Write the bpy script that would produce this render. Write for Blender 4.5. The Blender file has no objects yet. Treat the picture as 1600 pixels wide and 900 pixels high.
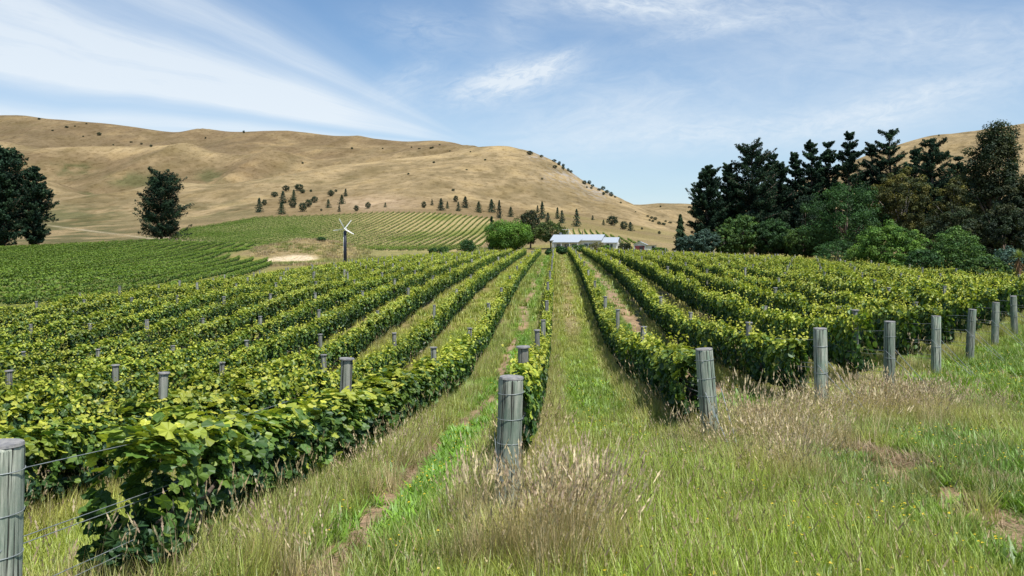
import bpy, math, random
import numpy as np
from mathutils import Vector, Matrix
R = math.radians
sc = bpy.context.scene
COL = sc.collection
rng = np.random.default_rng(7)
random.seed(7)

# ------------------------------------------------------------------ camera, world, sun, exposure
F = 1300.0; U0, V0 = 870.5, 390.0            # focal length in px of a 1600 px wide picture, where +Y level meets it
cam = bpy.data.cameras.new('camera'); co = bpy.data.objects.new('camera', cam); COL.objects.link(co)
cam.sensor_width = 36; cam.lens = 36 * F / 1600
cam.shift_x = -(U0 - 800) / 1600; cam.shift_y = -(450 - V0) / 1600
cam.clip_start = 0.1; cam.clip_end = 12000
co.location = (0, 0, 0); co.rotation_euler = (R(90), 0, 0)
sc.camera = co
sc.view_settings.view_transform = 'Standard'; sc.view_settings.look = 'None'
sc.view_settings.gamma = 1; sc.view_settings.exposure = 0.36
SUN_DIR = Vector((0.56, -0.70, 0)).normalized(); SUN_EL = R(63)
sd = Vector((SUN_DIR.x * math.cos(SUN_EL), SUN_DIR.y * math.cos(SUN_EL), math.sin(SUN_EL)))
sl = bpy.data.lights.new('sun', 'SUN'); sl.energy = 5.0; sl.angle = R(0.5); sl.color = (1, .955, .88)
so = bpy.data.objects.new('sun', sl); COL.objects.link(so)
so.rotation_euler = sd.to_track_quat('Z', 'Y').to_euler(); so.location = (20, -10, 40)

def world():
    w = bpy.data.worlds.new('World'); sc.world = w; w.use_nodes = True
    nt = w.node_tree; nt.nodes.clear()
    N = lambda t, **k: _node(nt, t, **k)
    out = N('ShaderNodeOutputWorld'); bg = N('ShaderNodeBackground'); bg.inputs[1].default_value = 0.088
    sky = N('ShaderNodeTexSky'); sky.sky_type = 'NISHITA'; sky.sun_disc = False
    sky.sun_elevation = SUN_EL; sky.sun_rotation = math.atan2(SUN_DIR.x, SUN_DIR.y)
    sky.air_density = 1.0; sky.dust_density = .6; sky.ozone_density = 1.6; sky.altitude = 50
    nt.links.new(bg.outputs[0], out.inputs[0])
    tc = N('ShaderNodeTexCoord'); sep = N('ShaderNodeSeparateXYZ'); nt.links.new(tc.outputs['Generated'], sep.inputs[0])
    def M(op, a, b=None, c=None, clamp=False):
        n = N('ShaderNodeMath'); n.operation = op; n.use_clamp = clamp
        for i, x in enumerate((a, b, c)):
            if x is None: continue
            if isinstance(x, (int, float)): n.inputs[i].default_value = x
            else: nt.links.new(x, n.inputs[i])
        return n.outputs[0]
    def ramp(x, pts, interp='EASE'):
        n = N('ShaderNodeValToRGB'); n.color_ramp.interpolation = interp
        e = n.color_ramp.elements
        while len(e) < len(pts): e.new(.5)
        for i, (p, v) in enumerate(pts): e[i].position = p; e[i].color = (v, v, v, 1)
        nt.links.new(x, n.inputs[0]); return n.outputs[0]
    def noise(vx, vy, scale, detail=5, rough=.55, dist=0.0, off=0.0):
        cb = N('ShaderNodeCombineXYZ')
        for i, v in enumerate((vx, vy)):
            if isinstance(v, (int, float)): cb.inputs[i].default_value = v
            else: nt.links.new(v, cb.inputs[i])
        cb.inputs[2].default_value = off
        n = N('ShaderNodeTexNoise'); n.inputs['Scale'].default_value = scale; n.inputs['Detail'].default_value = detail
        n.inputs['Roughness'].default_value = rough; n.inputs['Distortion'].default_value = dist
        nt.links.new(cb.outputs[0], n.inputs['Vector']); return n.outputs[0]
    # direction on the sky dome: t = bearing, s = height (tangents)
    yy = M('MAXIMUM', M('ABSOLUTE', sep.outputs[1]), .08)
    t = M('DIVIDE', sep.outputs[0], yy); s = M('DIVIDE', sep.outputs[2], yy)
    T = lambda u: (u - U0) / F
    S = lambda v: (V0 - v) / F
    # fan of cirrus streaks spreading to the upper left
    cx, cy = T(760), S(232)
    dx = M('SUBTRACT', cx, t); dy = M('SUBTRACT', s, cy)
    wob = M('MULTIPLY', M('SUBTRACT', noise(t, s, 3.0, 3, off=3.3), .5), .10)
    th = M('ADD', M('ARCTAN2', dy, dx), wob)
    rr = M('SQRT', M('ADD', M('MULTIPLY', dx, dx), M('MULTIPLY', dy, dy)))
    thn = M('DIVIDE', th, R(40), clamp=True)
    band = ramp(thn, [(0, .15), (.05, .52), (.115, .60), (.175, .24), (.27, .95), (.40, .88), (.53, .42), (.64, .58), (.78, .15), (1, 0)])
    streak = noise(M('MULTIPLY', th, 9.0), M('MULTIPLY', rr, 1.6), 2.2, 8, .62, .3)
    fine = noise(M('MULTIPLY', th, 30.0), M('MULTIPLY', rr, 5), 1.5, 8, .7, .5, 5.1)
    near = ramp(rr, [(0.0, .0), (.10, .5), (.25, 1.0), (1.0, 1.0)])
    sm = M('ADD', M('MULTIPLY', streak, .9), M('MULTIPLY', fine, .45))
    A = M('MULTIPLY', M('MULTIPLY', band, near), M('ADD', .22, M('MULTIPLY', sm, 1.05)))
    A = M('MULTIPLY', A, ramp(M('ADD', dx, .5), [(.45, 0), (.62, 1)]))
    # separate puffs: (u, v, half length, half height, tilt, strength)
    tot = A
    for i, (u, v, a, b, ang, k) in enumerate([(800, 124, 92, 24, 14, 1.25), (862, 96, 50, 9, 25, .55), (640, 126, 55, 26, 25, .42), (668, 48, 85, 34, -8, .40),
                                              (812, 25, 40, 60, -22, .48), (985, 4, 110, 26, -6, .85), (1120, 10, 260, 46, -4, .62),
                                              (1110, 45, 120, 12, 12, .35), (1400, 165, 150, 26, 14, .5), (1560, 120, 150, 40, 12, .3),
                                              (1150, 205, 230, 26, 4, .42), (960, 170, 190, 60, 10, .42), (1480, 60, 220, 40, 4, .35), (1330, 110, 300, 60, 5, .25)]):
        c_, s_ = math.cos(R(ang)), math.sin(R(ang))
        px = M('SUBTRACT', t, T(u)); py = M('SUBTRACT', s, S(v))
        X = M('DIVIDE', M('ADD', M('MULTIPLY', px, c_), M('MULTIPLY', py, s_)), a / F)
        Y = M('DIVIDE', M('SUBTRACT', M('MULTIPLY', py, c_), M('MULTIPLY', px, s_)), b / F)
        d2 = M('ADD', M('MULTIPLY', X, X), M('MULTIPLY', Y, Y))
        g = M('POWER', 2.718, M('MULTIPLY', d2, -.9))
        n = noise(M('MULTIPLY', X, a / b * .5), M('MULTIPLY', Y, 1.3), 1.4, 8, .66, .8, i * 7.7)
        tot = M('ADD', tot, M('MULTIPLY', M('MULTIPLY', g, k), M('MULTIPLY', M('SUBTRACT', n, .22), 1.9, clamp=True)))
    # thin veil, denser low down and to the right
    veil = noise(M('MULTIPLY', t, 2.2), M('MULTIPLY', s, 7), 1.3, 7, .6, 1.2, 2.0)
    side = ramp(M('ADD', M('MULTIPLY', t, .8), .5), [(.25, .12), (.55, .30), (.85, .52)])
    tot = M('ADD', tot, M('MULTIPLY', side, M('SUBTRACT', veil, .18)))
    low = ramp(M('MULTIPLY', s, 2.0), [(0, .55), (.22, .26), (.5, .04), (1, 0)])
    tot = M('MULTIPLY', M('ADD', tot, low), 1.0)
    dens = M('MINIMUM', tot, .93)
    dens = M('MULTIPLY', dens, ramp(sep.outputs[2], [(0, 1), (.6, .6)]))
    mix = N('ShaderNodeMixRGB'); nt.links.new(dens, mix.inputs[0]); 
    tb = N('ShaderNodeMixRGB'); tb.blend_type = 'MULTIPLY'; tb.inputs[0].default_value = 1; tb.inputs[2].default_value = (.80, 1.05, 1.22, 1); nt.links.new(sky.outputs[0], tb.inputs[1]); nt.links.new(tb.outputs[0], mix.inputs[1])
    mix.inputs[2].default_value = (7.6, 8.2, 8.7, 1)
    nt.links.new(mix.outputs[0], bg.inputs[0])

def _node(nt, t, **k):
    n = nt.nodes.new(t)
    for a, b in k.items(): setattr(n, a, b)
    return n
world()
sc.cycles.use_denoising = True
sc.cycles.max_bounces = 6; sc.cycles.transparent_max_bounces = 6; sc.cycles.transmission_bounces = 3

# ------------------------------------------------------------------ noise and terrain functions
def vnoise(x, y, seed=0):
    x = np.asarray(x, float); y = np.asarray(y, float)
    xi = np.floor(x).astype(np.int64); yi = np.floor(y).astype(np.int64)
    fx = x - xi; fy = y - yi; fx = fx * fx * (3 - 2 * fx); fy = fy * fy * (3 - 2 * fy)
    def h(a, b):
        n = (a * 374761393 + b * 668265263 + seed * 1442695041) & 0xffffffff
        n = ((n ^ (n >> 13)) * 1274126177) & 0xffffffff
        return ((n ^ (n >> 16)) & 0xffff) / 65535.0
    return (h(xi, yi) * (1 - fx) + h(xi + 1, yi) * fx) * (1 - fy) + (h(xi, yi + 1) * (1 - fx) + h(xi + 1, yi + 1) * fx) * fy
def fbm(x, y, seed=0, o=4):
    s = 0; a = .5; t = 0
    for i in range(o):
        s = s + a * vnoise(np.asarray(x) * 2 ** i + 17.3 * i, np.asarray(y) * 2 ** i - 9.1 * i, seed + i); t += a; a *= .5
    return s / t
def sstep(x, a, b):
    q = np.clip((np.asarray(x, float) - a) / (b - a), 0, 1); return q * q * (3 - 2 * q)
def blur(A, sx, sy):
    for ax, s in ((1, sx), (0, sy)):
        n = int(3 * s) + 1; k = np.exp(-.5 * (np.arange(-n, n + 1) / s) ** 2); k /= k.sum()
        P = np.pad(A, [(n, n) if i == ax else (0, 0) for i in (0, 1)], mode='edge')
        A = sum(k[j] * (P[:, j:j + A.shape[1]] if ax == 1 else P[j:j + A.shape[0], :]) for j in range(2 * n + 1))
    return A
def lookup(G, x, y, x0, dx, y0, dy):
    fx = np.clip((x - x0) / dx, 0, G.shape[1] - 1.001); fy = np.clip((y - y0) / dy, 0, G.shape[0] - 1.001)
    i = fx.astype(int); j = fy.astype(int); a = fx - i; b = fy - j
    return (G[j, i] * (1 - a) + G[j, i + 1] * a) * (1 - b) + (G[j + 1, i] * (1 - a) + G[j + 1, i + 1] * a) * b

NX = [-30, -24.3, -15.6, -9, -4.7, -2.6, -.4, 1.8, 4, 8.4, 15, 26, 45]
NY = [-15, 0, 4, 7, 10, 14, 18, 25, 33, 41, 54, 70, 90, 120, 150]
ND = [[1.6] * 13,
      [2.6, 2.4, 2.2, 2.0, 1.8, 1.75, 1.7, 1.7, 1.7, 1.75, 1.8, 1.9, 2],
      [3.0, 2.8, 2.6, 2.3, 2.05, 1.95, 1.9, 1.85, 1.85, 1.85, 1.9, 2.0, 2.1],
      [3.4, 3.2, 3.0, 2.75, 2.4, 2.3, 2.15, 2.05, 2.0, 2.0, 2.05, 2.1, 2.2],
      [3.8, 3.6, 3.4, 3.2, 2.95, 2.65, 2.45, 2.35, 2.25, 2.2, 2.2, 2.2, 2.3],
      [4.1, 3.9, 3.75, 3.5, 3.3, 3.1, 2.85, 2.7, 2.6, 2.5, 2.4, 2.35, 2.4],
      [4.3, 4.2, 4.1, 3.95, 3.7, 3.5, 3.2, 3.0, 2.95, 2.8, 2.55, 2.5, 2.5],
      [4.7, 4.6, 4.4, 4.05, 3.9, 3.77, 3.6, 3.4, 3.3, 3.1, 2.8, 2.7, 2.7],
      [4.6, 4.2, 3.95, 3.65, 3.5, 3.45, 3.35, 3.2, 3.1, 3.0, 2.85, 2.8, 2.8],
      [4.4, 3.5, 3.3, 3.1, 3.0, 2.95, 2.93, 2.75, 2.72, 2.75, 2.8, 2.9, 3.0],
      [4.4, 3.2, 3.0, 2.65, 2.4, 2.4, 2.4, 2.1, 2.1, 2.2, 2.45, 2.6, 3],
      [4.2, 2.9, 2.6, 2.2, 2.0, 2.0, 1.9, 1.7, 1.7, 1.8, 2.1, 2.35, 2.8],
      [3.9, 2.5, 2.1, 1.7, 1.5, 1.45, 1.4, 1.25, 1.25, 1.35, 1.6, 1.95, 2.6],
      [3.5, 2.0, 1.5, 1.2, 1.0, .95, .9, .85, .85, 1.0, 1.4, 1.8, 2.4],
      [3.3, 1.8, 1.4, 1.2, 1.0, .95, .9, .85, .85, .95, 1.3, 1.8, 2.5]]
def refine():
    gx = np.arange(-30, 45.01, .5); gy = np.arange(-15, 150.01, .5)
    A = np.array([np.interp(gx, NX, r) for r in ND])
    G = np.array([np.interp(gy, NY, A[:, i]) for i in range(len(gx))]).T
    return blur(-G, 3, 4)
NG = refine()
def z_near(X, Y): return lookup(NG, X, Y, -30, .5, -15, .5)

def L(*p): return list(zip(*p))
RIDGE_Y = L((0, 700), (270, 680), (400, 740), (500, 820), (735, 900), (830, 900), (900, 850), (1000, 700), (1050, 640), (1600, 640))
RIDGE_V = L((0, 290), (100, 296), (180, 303), (270, 293), (333, 292), (400, 279), (500, 257), (600, 247), (700, 237), (735, 230), (800, 232), (830, 238),
            (870, 250), (900, 272), (950, 300), (1000, 328), (1050, 352), (1100, 372), (1200, 360), (1300, 330), (1400, 300), (1600, 260))
C_ = lambda y: ([0, 1600], [y, y])
FEAT = [
 (C_(60), L((0, 478), (1600, 440))),
 (C_(90), L((0, 440), (200, 440), (400, 438), (500, 434), (800, 415), (1600, 425))),
 (C_(130), L((0, 418), (100, 419), (200, 419), (300, 420), (400, 420), (450, 416), (500, 416), (600, 412), (680, 404), (800, 399), (870, 398), (1000, 398), (1100, 403), (1200, 405), (1300, 408), (1400, 412), (1600, 418))),
 (C_(165), L((0, 402), (200, 404), (300, 406), (400, 409), (450, 411), (500, 412), (600, 406), (680, 400), (800, 396), (1000, 396), (1100, 400), (1200, 402), (1300, 405), (1400, 409), (1600, 413))),
 (C_(200), L((0, 392), (200, 393), (300, 395), (400, 397), (500, 401), (600, 399), (700, 396), (800, 395), (870, 394), (1000, 394), (1100, 397), (1400, 403), (1600, 407))),
 (C_(260), L((0, 382), (150, 378), (300, 377), (400, 380), (500, 386), (600, 387), (700, 388), (800, 384), (870, 378), (900, 375), (1000, 381), (1100, 390), (1400, 395), (1600, 398))),
 (C_(330), L((0, 370), (200, 366), (300, 360), (400, 353), (500, 360), (600, 363), (700, 365), (800, 358), (900, 355), (950, 360), (1000, 371), (1100, 382), (1400, 388), (1600, 390))),
 (C_(420), L((0, 352), (200, 345), (300, 340), (400, 330), (500, 334), (600, 329), (700, 331), (760, 338), (800, 342), (870, 344), (900, 347), (1000, 362), (1100, 376), (1200, 378), (1400, 375), (1600, 370))),
 (C_(550), L((0, 312), (100, 316), (200, 318), (300, 312), (400, 305), (500, 300), (600, 297), (700, 300), (800, 318), (900, 335), (1000, 352), (1050, 362), (1100, 374), (1200, 372), (1300, 350), (1400, 335), (1600, 310))),
 (RIDGE_Y, RIDGE_V),
 ((RIDGE_Y[0], [y + 70 for y in RIDGE_Y[1]]), (RIDGE_V[0], [v + d for v, d in zip(RIDGE_V[1], [2, 12, 18, 22, 24, 26, 24, 20, 14, 10, 14, 18, 20, 20, 22, 12, 8, 2, 0, 0, 0, 0])])),
 (C_(1000), L((0, 222), (100, 224), (200, 229), (300, 236), (400, 246), (500, 252), (600, 247), (700, 239), (735, 238), (800, 262), (870, 290), (950, 330), (1000, 342), (1100, 345), (1200, 330), (1300, 300), (1400, 262), (1600, 225))),
 (C_(1080), L((0, 234), (100, 236), (200, 240), (300, 246), (400, 251), (500, 254), (600, 249), (700, 240), (735, 240), (800, 268), (870, 300), (950, 335), (1000, 340), (1100, 340), (1200, 325), (1300, 293), (1400, 255), (1600, 218))),
 (C_(1320), L((-200, 178), (0, 179), (60, 182), (130, 190), (200, 195), (270, 203), (330, 201), (380, 200), (430, 204), (480, 206), (560, 213), (640, 220), (690, 218), (725, 226), (745, 240), (800, 260), (870, 285), (950, 316), (1000, 321), (1080, 318), (1150, 322),
              (1226, 292), (1307, 262), (1370, 238), (1420, 221), (1460, 210), (1500, 208), (1560, 200), (1600, 192), (1800, 165))),
 (C_(1800), L((0, 225), (700, 260), (870, 320), (1100, 345), (1300, 300), (1600, 230))),
 (C_(4500), L((0, 380), (1600, 380)))]
LY0, LY1, NLY = math.log(50), math.log(4500), 520
def far_grid():
    us = np.arange(-400, 2001, 4.0); ly = np.linspace(LY0, LY1, NLY)
    Ys = np.array([np.interp(us, *f[0]) for f in FEAT]); Vs = np.array([np.interp(us, *f[1]) for f in FEAT])
    G = np.empty((NLY, len(us)))
    for i in range(len(us)): G[:, i] = np.interp(ly, np.log(Ys[:, i]), Vs[:, i])
    return blur(G, 4.0, 2.0)
FG = far_grid()
def z_far(X, Y):
    Y = np.maximum(Y, 50.0); u = U0 + F * X / Y
    v = lookup(FG, u, np.log(Y), -400, 4.0, LY0, (LY1 - LY0) / (NLY - 1))
    z = (V0 - v) * Y / F
    m = sstep(Y, 430, 620) * (1 - sstep(Y, 1500, 2500))
    wx = X + 60 * fbm(X / 180, Y / 260, 31, 2); 
    g = 1 - np.abs(2 * fbm(wx / 120, Y / 420, 5, 2) - 1)           # spurs and gullies running down the slope
    g2 = fbm(X / 24, Y / 40, 9, 4) - .5
    z = z + m * (1 - .7 * sstep(Y, 1080, 1250)) * ((g - .6) * 26.0 * (1 - .55 * sstep(u, 430, 600) * (1 - sstep(Y, 900, 1000))) + g2 * 2.6) * np.clip(Y / 900, .5, 1.1)
    m2 = sstep(Y, 140, 260) * (1 - m)
    z = z + m2 * (fbm(X / 40, Y / 55, 12, 2) - .5) * 1.2
    # bare mound beside the wind machine
    e = ((X + 57) / 15) ** 2 + ((Y - 192) / 20) ** 2
    z = z + 4.2 * np.exp(-e * 1.3)
    return z
def gz(X, Y):
    X = np.asarray(X, float); Y = np.asarray(Y, float)
    w = np.maximum(sstep(Y, 118, 148), sstep(-X, 27.5, 38) * sstep(Y, 20, 45))
    return z_near(X, Y) * (1 - w) + z_far(X, Y) * w
def gz1(x, y): return float(gz(np.array([x]), np.array([y]))[0])

SP = 2.17; X0 = -.4
def row_x(k): return X0 + SP * k
def yend(X): return 6.6 + 1.336 * (np.asarray(X) - X0)

def c3(*a): return np.array(a, float)
DRY, DRY2 = c3(.288, .218, .120), c3(.200, .152, .080)
GREEN, LUSH, OLIVE = c3(.115, .175, .035), c3(.110, .152, .030), c3(.215, .235, .055)
STRAW, SOIL, BROWN = c3(.40, .32, .16), c3(.19, .135, .08), c3(.27, .19, .125)
def mixc(A, B, w): return A * (1 - w[..., None]) + B * w[..., None]
def grass_tint(X, Y):
    """albedo of the turf at a place, and how high it stands"""
    X = np.asarray(X, float); Y = np.asarray(Y, float)
    n1 = fbm(X / .7, Y / 1.1, 21, 3); n2 = fbm(X / 2.5, Y / 5.0, 22, 3); n3 = fbm(X / .35, Y / .5, 23, 2)
    C = mixc(np.broadcast_to(GREEN, X.shape + (3,)), np.broadcast_to(OLIVE, X.shape + (3,)), sstep(n2 + .5 * (n1 - .5), .3, .62))
    H = .16 + .08 * n1
    k = np.floor((X - X0) / SP); f = (X - X0) / SP - k       # alley number and place across it
    head = 1 - sstep(Y - yend(X), -.6, 1.2)                  # 1 on the headland
    al = 1 - head
    # alleys
    kk = k.astype(int)
    base = np.where(((kk % 3) == 0)[..., None], OLIVE * c3(1.05, 1.05, 1), np.where(((kk % 3) == 1)[..., None], GREEN * 1.15, OLIVE * 1.1))
    base = np.where((kk == -1)[..., None], GREEN * c3(1.15, 1.25, 1), base)
    base = np.where((kk == -2)[..., None], OLIVE * c3(1.15, 1.1, 1.1), base)
    base = np.where((kk == 2)[..., None], mixc(np.broadcast_to(OLIVE, X.shape + (3,)), np.broadcast_to(STRAW, X.shape + (3,)), np.full(X.shape, .35)), base)
    C = mixc(C, base, al * .75)
    lush0 = ((kk == 0) & (Y < 24)) * (1 - sstep(np.abs(Y - 17.5), 3, 7)); C = mixc(C, np.broadcast_to(LUSH * 1.1, C.shape), lush0 * .75 * al)
    br0 = (kk == 0) * sstep(Y, 24, 34) * (1 - sstep(np.abs(f - .46), .06, .2)); C = mixc(C, np.broadcast_to(BROWN * 1.3, C.shape), br0 * (.35 + .5 * n1))
    # bare wheel tracks
    trk = np.zeros_like(X)
    for q, c, wd in ((-1, .47, .085), (-2, .1, .0), (-3, .55, .14), (1, .62, .14), (3, .5, .08), (-4, .4, .1), (4, .6, .1), (-6, .5, .12)):
        if wd == 0: continue
        trk = np.maximum(trk, (kk == q) * (1 - sstep(np.abs(f - c - .05 * np.sin(Y * .4)), wd * .6, wd * 1.3)))
    trk = trk * sstep(n1 + .35 * n3, .30, .58)
    # dry strips beside the vines
    dryl = (1 - sstep(np.minimum(f, 1 - f), .14, .30)) * sstep(n2 + .4 * n1, .35, .75)
    dryl = np.maximum(dryl, (kk == -1) * (1 - sstep(f, .30, .42)) * sstep(f, .05, .15) * sstep(n1, .2, .5))
    C = mixc(C, np.broadcast_to(STRAW * .85, C.shape), dryl * al * .5)
    H = np.where(al > .4, H * (.75 + .9 * dryl), H)
    # headland colours
    C = np.where((head > .5)[..., None], mixc(C, np.broadcast_to(OLIVE * c3(.95, 1.05, .8), C.shape), sstep(X, -.2, .6) * (1 - sstep(X, 1.5, 2.6)) * .7), C)
    def spot(x, y, a, b): return np.exp(-(((X - x) / a) ** 2 + ((Y - y) / b) ** 2))
    gs = np.maximum(spot(3.0, 7.2, .9, 1.3), spot(-.95, 6.5, .5, 2.0)); C = mixc(C, np.broadcast_to(LUSH, C.shape), np.clip(gs * 1.3, 0, 1) * head * (.5 + .5 * n1))
    gs2 = sstep(X, 5.2, 6.5) * head; C = mixc(C, np.broadcast_to(LUSH * 1.0, C.shape), gs2 * .75)
    H = H + head * (.06 * sstep(X, -.3, .5) * (1 - sstep(X, 1.8, 2.7)))
    st = sum(spot(*p) for p in ((-.1, 5.6, .45, .6), (2.05, 7.6, .35, .7), (4.7, 11.4, 1.1, 1.2), (2.5, 9.6, .8, .8), (-1.6, 5.1, .3, .4), (3.3, 12.2, 1.0, 1.0)))
    st = np.clip(st * 1.2, 0, 1); C = mixc(C, np.broadcast_to(STRAW, C.shape), st * (.35 + .65 * n1)); H = H * (1 + .55 * st)
    # mulch line running to the right, patchy bare spots
    lx = 3.0 + (10.2 - Y) * .30
    ml = (1 - sstep(np.abs(X - lx - .12 * np.sin(Y * 3)), .08, .24)) * (Y < 10.6) * (Y > 4) * head
    bs = np.clip(spot(-1.55, 5.5, .22, .35) + spot(-1.6, 8.6, .2, .8) + spot(-2.9, 5.0, .4, .2) + spot(3.1, 9.4, .45, .35), 0, 1) * sstep(n3 + n1, .7, 1.1)
    bare = np.clip(np.maximum(np.maximum(trk, ml), bs), 0, 1)
    H = H * (1 - .8 * bare)
    # under the vines
    und = (1 - sstep(np.minimum(f, 1 - f), .02, .13)) * al
    C = mixc(C, np.broadcast_to(BROWN, C.shape), und * (.25 + .4 * n1))
    return C, H, bare

def vine_mask(X, Y):
    """where the far vineyard blocks stand"""
    u = U0 + F * X / np.maximum(Y, 1)
    top = np.interp(u, [-80, 0, 150, 262, 285, 330, 400, 500, 600, 780], [215, 222, 238, 262, 338, 352, 383, 408, 414, 410])
    m = (X < -23.5) & (Y > 52) & (Y < top) & (u < 772) & (u > -70)
    lim = 428 + (Y - 150) * .35
    m &= ~((u > lim) & (Y < np.interp(u, [428, 560, 690], [208, 186, 148])))
    m &= ~((((X + 56) / 14) ** 2 + ((Y - 184) / 22) ** 2) < 1)
    m &= ~((X > -27) & (Y < 160))
    return m
def house_vines(X, Y):
    u = U0 + F * X / np.maximum(Y, 1)
    return (Y > 240) & (Y < np.interp(u, [880, 930, 1000], [322, 318, 262])) & (u > 880) & (u < 1003)

def ground_colour(X, Y, Z):
    u = U0 + F * X / np.maximum(Y, 1); v = V0 - F * Z / np.maximum(Y, 1)
    C, H, bare = grass_tint(X, Y)
    C = C * .95
    soilm = .02 + .25 * fbm(X / .4, Y / .6, 41, 3)
    C = mixc(C, np.broadcast_to(SOIL, C.shape), soilm)
    C = mixc(C, np.broadcast_to(BROWN * 1.35, C.shape), bare)
    # far country
    n = fbm(X / 30, Y / 45, 51, 4); n2 = fbm(X / 7, Y / 10, 52, 3)
    hill = mixc(np.broadcast_to(DRY, C.shape), np.broadcast_to(DRY2, C.shape), sstep(n2, .3, .75))
    hill = mixc(hill, np.broadcast_to(DRY * 1.18, C.shape), sstep(fbm(X / 60, Y / 30, 53, 3), .5, .75) * .6)
    def sp(uu, vv, a, b): return np.exp(-(((u - uu) / a) ** 2 + ((v - vv) / b) ** 2))
    grn = np.clip(sp(80, 270, 40, 12) + sp(115, 262, 30, 8) + sp(215, 282, 50, 11) + sp(330, 277, 22, 12) + sp(60, 350, 120, 18) + .9 * sp(130, 372, 140, 12) + .45 * sp(130, 330, 120, 12) + .4 * sp(340, 330, 90, 18) + sp(130, 304, 20, 4) + .3 * sp(500, 285, 90, 12), 0, 1)
    ry = np.interp(u, *RIDGE_Y); beh_shade = sstep(Y - ry, 5, 50) * (1 - sstep(u, 735, 790))
    hill = mixc(hill, np.broadcast_to(c3(.165, .118, .064), C.shape), np.clip(beh_shade * (.45 + .45 * sstep(n, .35, .6)), 0, 1) * (1 - .5 * sstep(Y, 900, 990) * (1 - sstep(Y, 1010, 1040))))  # darker behind the spur: ridge shading put into the albedo
    hill = mixc(hill, np.broadcast_to(c3(.150, .112, .064), C.shape), sstep(Y, 1012, 1060) * (1 - sstep(Y, 1150, 1320)) * (1 - sstep(u, 330, 430)) * .6)  # shade behind the second ridge, also painted into the colour
    crest_light = np.exp(-((Y - ry + 25) / 45) ** 2) * sstep(u, 180, 300) * (1 - sstep(u, 760, 850)); hill = mixc(hill, np.broadcast_to(DRY * 1.28, C.shape), crest_light * .75)  # highlight painted along the spur crest
    crest_light2 = np.exp(-((Y - 985) / 22) ** 2) * (1 - sstep(u, 300, 380)); hill = mixc(hill, np.broadcast_to(DRY * 1.25, C.shape), crest_light2 * .7)  # painted highlight on the crest of the second ridge
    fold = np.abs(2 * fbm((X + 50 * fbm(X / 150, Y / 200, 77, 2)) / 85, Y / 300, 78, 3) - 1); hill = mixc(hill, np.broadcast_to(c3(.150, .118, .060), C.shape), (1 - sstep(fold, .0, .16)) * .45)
    hill = mixc(hill, np.broadcast_to(c3(.10, .10, .042), C.shape), np.clip(grn * sstep(n + .7 * n2, .62, 1.05) * 1.3, 0, .85))
    rock = sp(893, 275, 40, 14) + sp(935, 300, 30, 12) + sp(840, 245, 14, 5); hill = mixc(hill, np.broadcast_to(c3(.30, .27, .24), C.shape), np.clip(rock * sstep(fbm(X / 3.5, Y / 5, 57, 3), .5, .6), 0, .9))
    bn = np.interp(u, [395, 420, 470, 700, 800, 900, 1000, 1040], [333, 312, 300, 312, 322, 333, 352, 372])
    bn2 = np.interp(u, [395, 780, 900, 1040], [344, 345, 358, 378])
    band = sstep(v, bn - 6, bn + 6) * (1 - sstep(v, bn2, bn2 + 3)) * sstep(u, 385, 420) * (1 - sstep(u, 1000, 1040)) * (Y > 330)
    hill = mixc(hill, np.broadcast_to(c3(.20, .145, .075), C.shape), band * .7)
    pink = sp(585, 318, 60, 11); hill = mixc(hill, np.broadcast_to(c3(.40, .30, .20), C.shape), np.clip(pink * 1.2 * (n2 + .2), 0, 1))
    trackl = np.exp(-((v - np.interp(u, [60, 150, 240, 300], [350, 362, 373, 368])) / 1.2) ** 2) * (u > 60) * (u < 300) * (v > 340)
    hill = mixc(hill, np.broadcast_to(c3(.5, .42, .3), C.shape), trackl * .6 * n2 * 1.5)
    far = sstep(Y, 430, 520)
    mid = mixc(np.broadcast_to(OLIVE * c3(1.1, 1, 1), C.shape), np.broadcast_to(DRY * .95, C.shape), sstep(n + .5 * n2, .6, 1.0) * .8)
    vm = vine_mask(X, Y) | house_vines(X, Y)
    lowb = (Y < np.interp(u, [255, 285, 440, 470], [262, 250, 236, 214]))
    vcol = mixc(np.broadcast_to(c3(.38, .31, .15), C.shape), np.broadcast_to(c3(.23, .235, .075), C.shape), sstep(fbm(X / 18, Y / 30, 61, 3) + .3 * (1 - sstep(u, 250, 450)), .50, .80))
    vcol = np.where(lowb[..., None], vcol * c3(.66, .74, .62), vcol * mixc(np.broadcast_to(c3(.62, .78, .6), vcol.shape), np.ones(vcol.shape), sstep(u, 430, 600)))
    mid = np.where(vm[..., None], vcol, mid)
    mo = np.exp(-(((X + 57) / 15) ** 2 + ((Y - 189) / 24) ** 2)); mid = mixc(mid, np.broadcast_to(DRY * .95, C.shape), sstep(mo, .3, .6) * (.55 + .45 * n2))
    sand = np.exp(-(((X + 54) / 6.0) ** 2 + ((Y - 168 - (X + 54) * .6) / 6.5) ** 2)); mid = mixc(mid, np.broadcast_to(c3(.62, .50, .35), C.shape), sstep(sand + .3 * (n2 - .5), .4, .65))
    sand2 = sp(245, 374, 62, 3.5) * (Y > 200) * (Y < 330); mid = mixc(mid, np.broadcast_to(c3(.5, .38, .26), C.shape), np.clip(sand2 * 1.4, 0, 1))
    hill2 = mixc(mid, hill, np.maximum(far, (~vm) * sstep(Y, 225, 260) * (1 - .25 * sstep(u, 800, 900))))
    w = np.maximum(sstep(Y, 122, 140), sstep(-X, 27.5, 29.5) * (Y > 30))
    return mixc(C, hill2, w)

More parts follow.
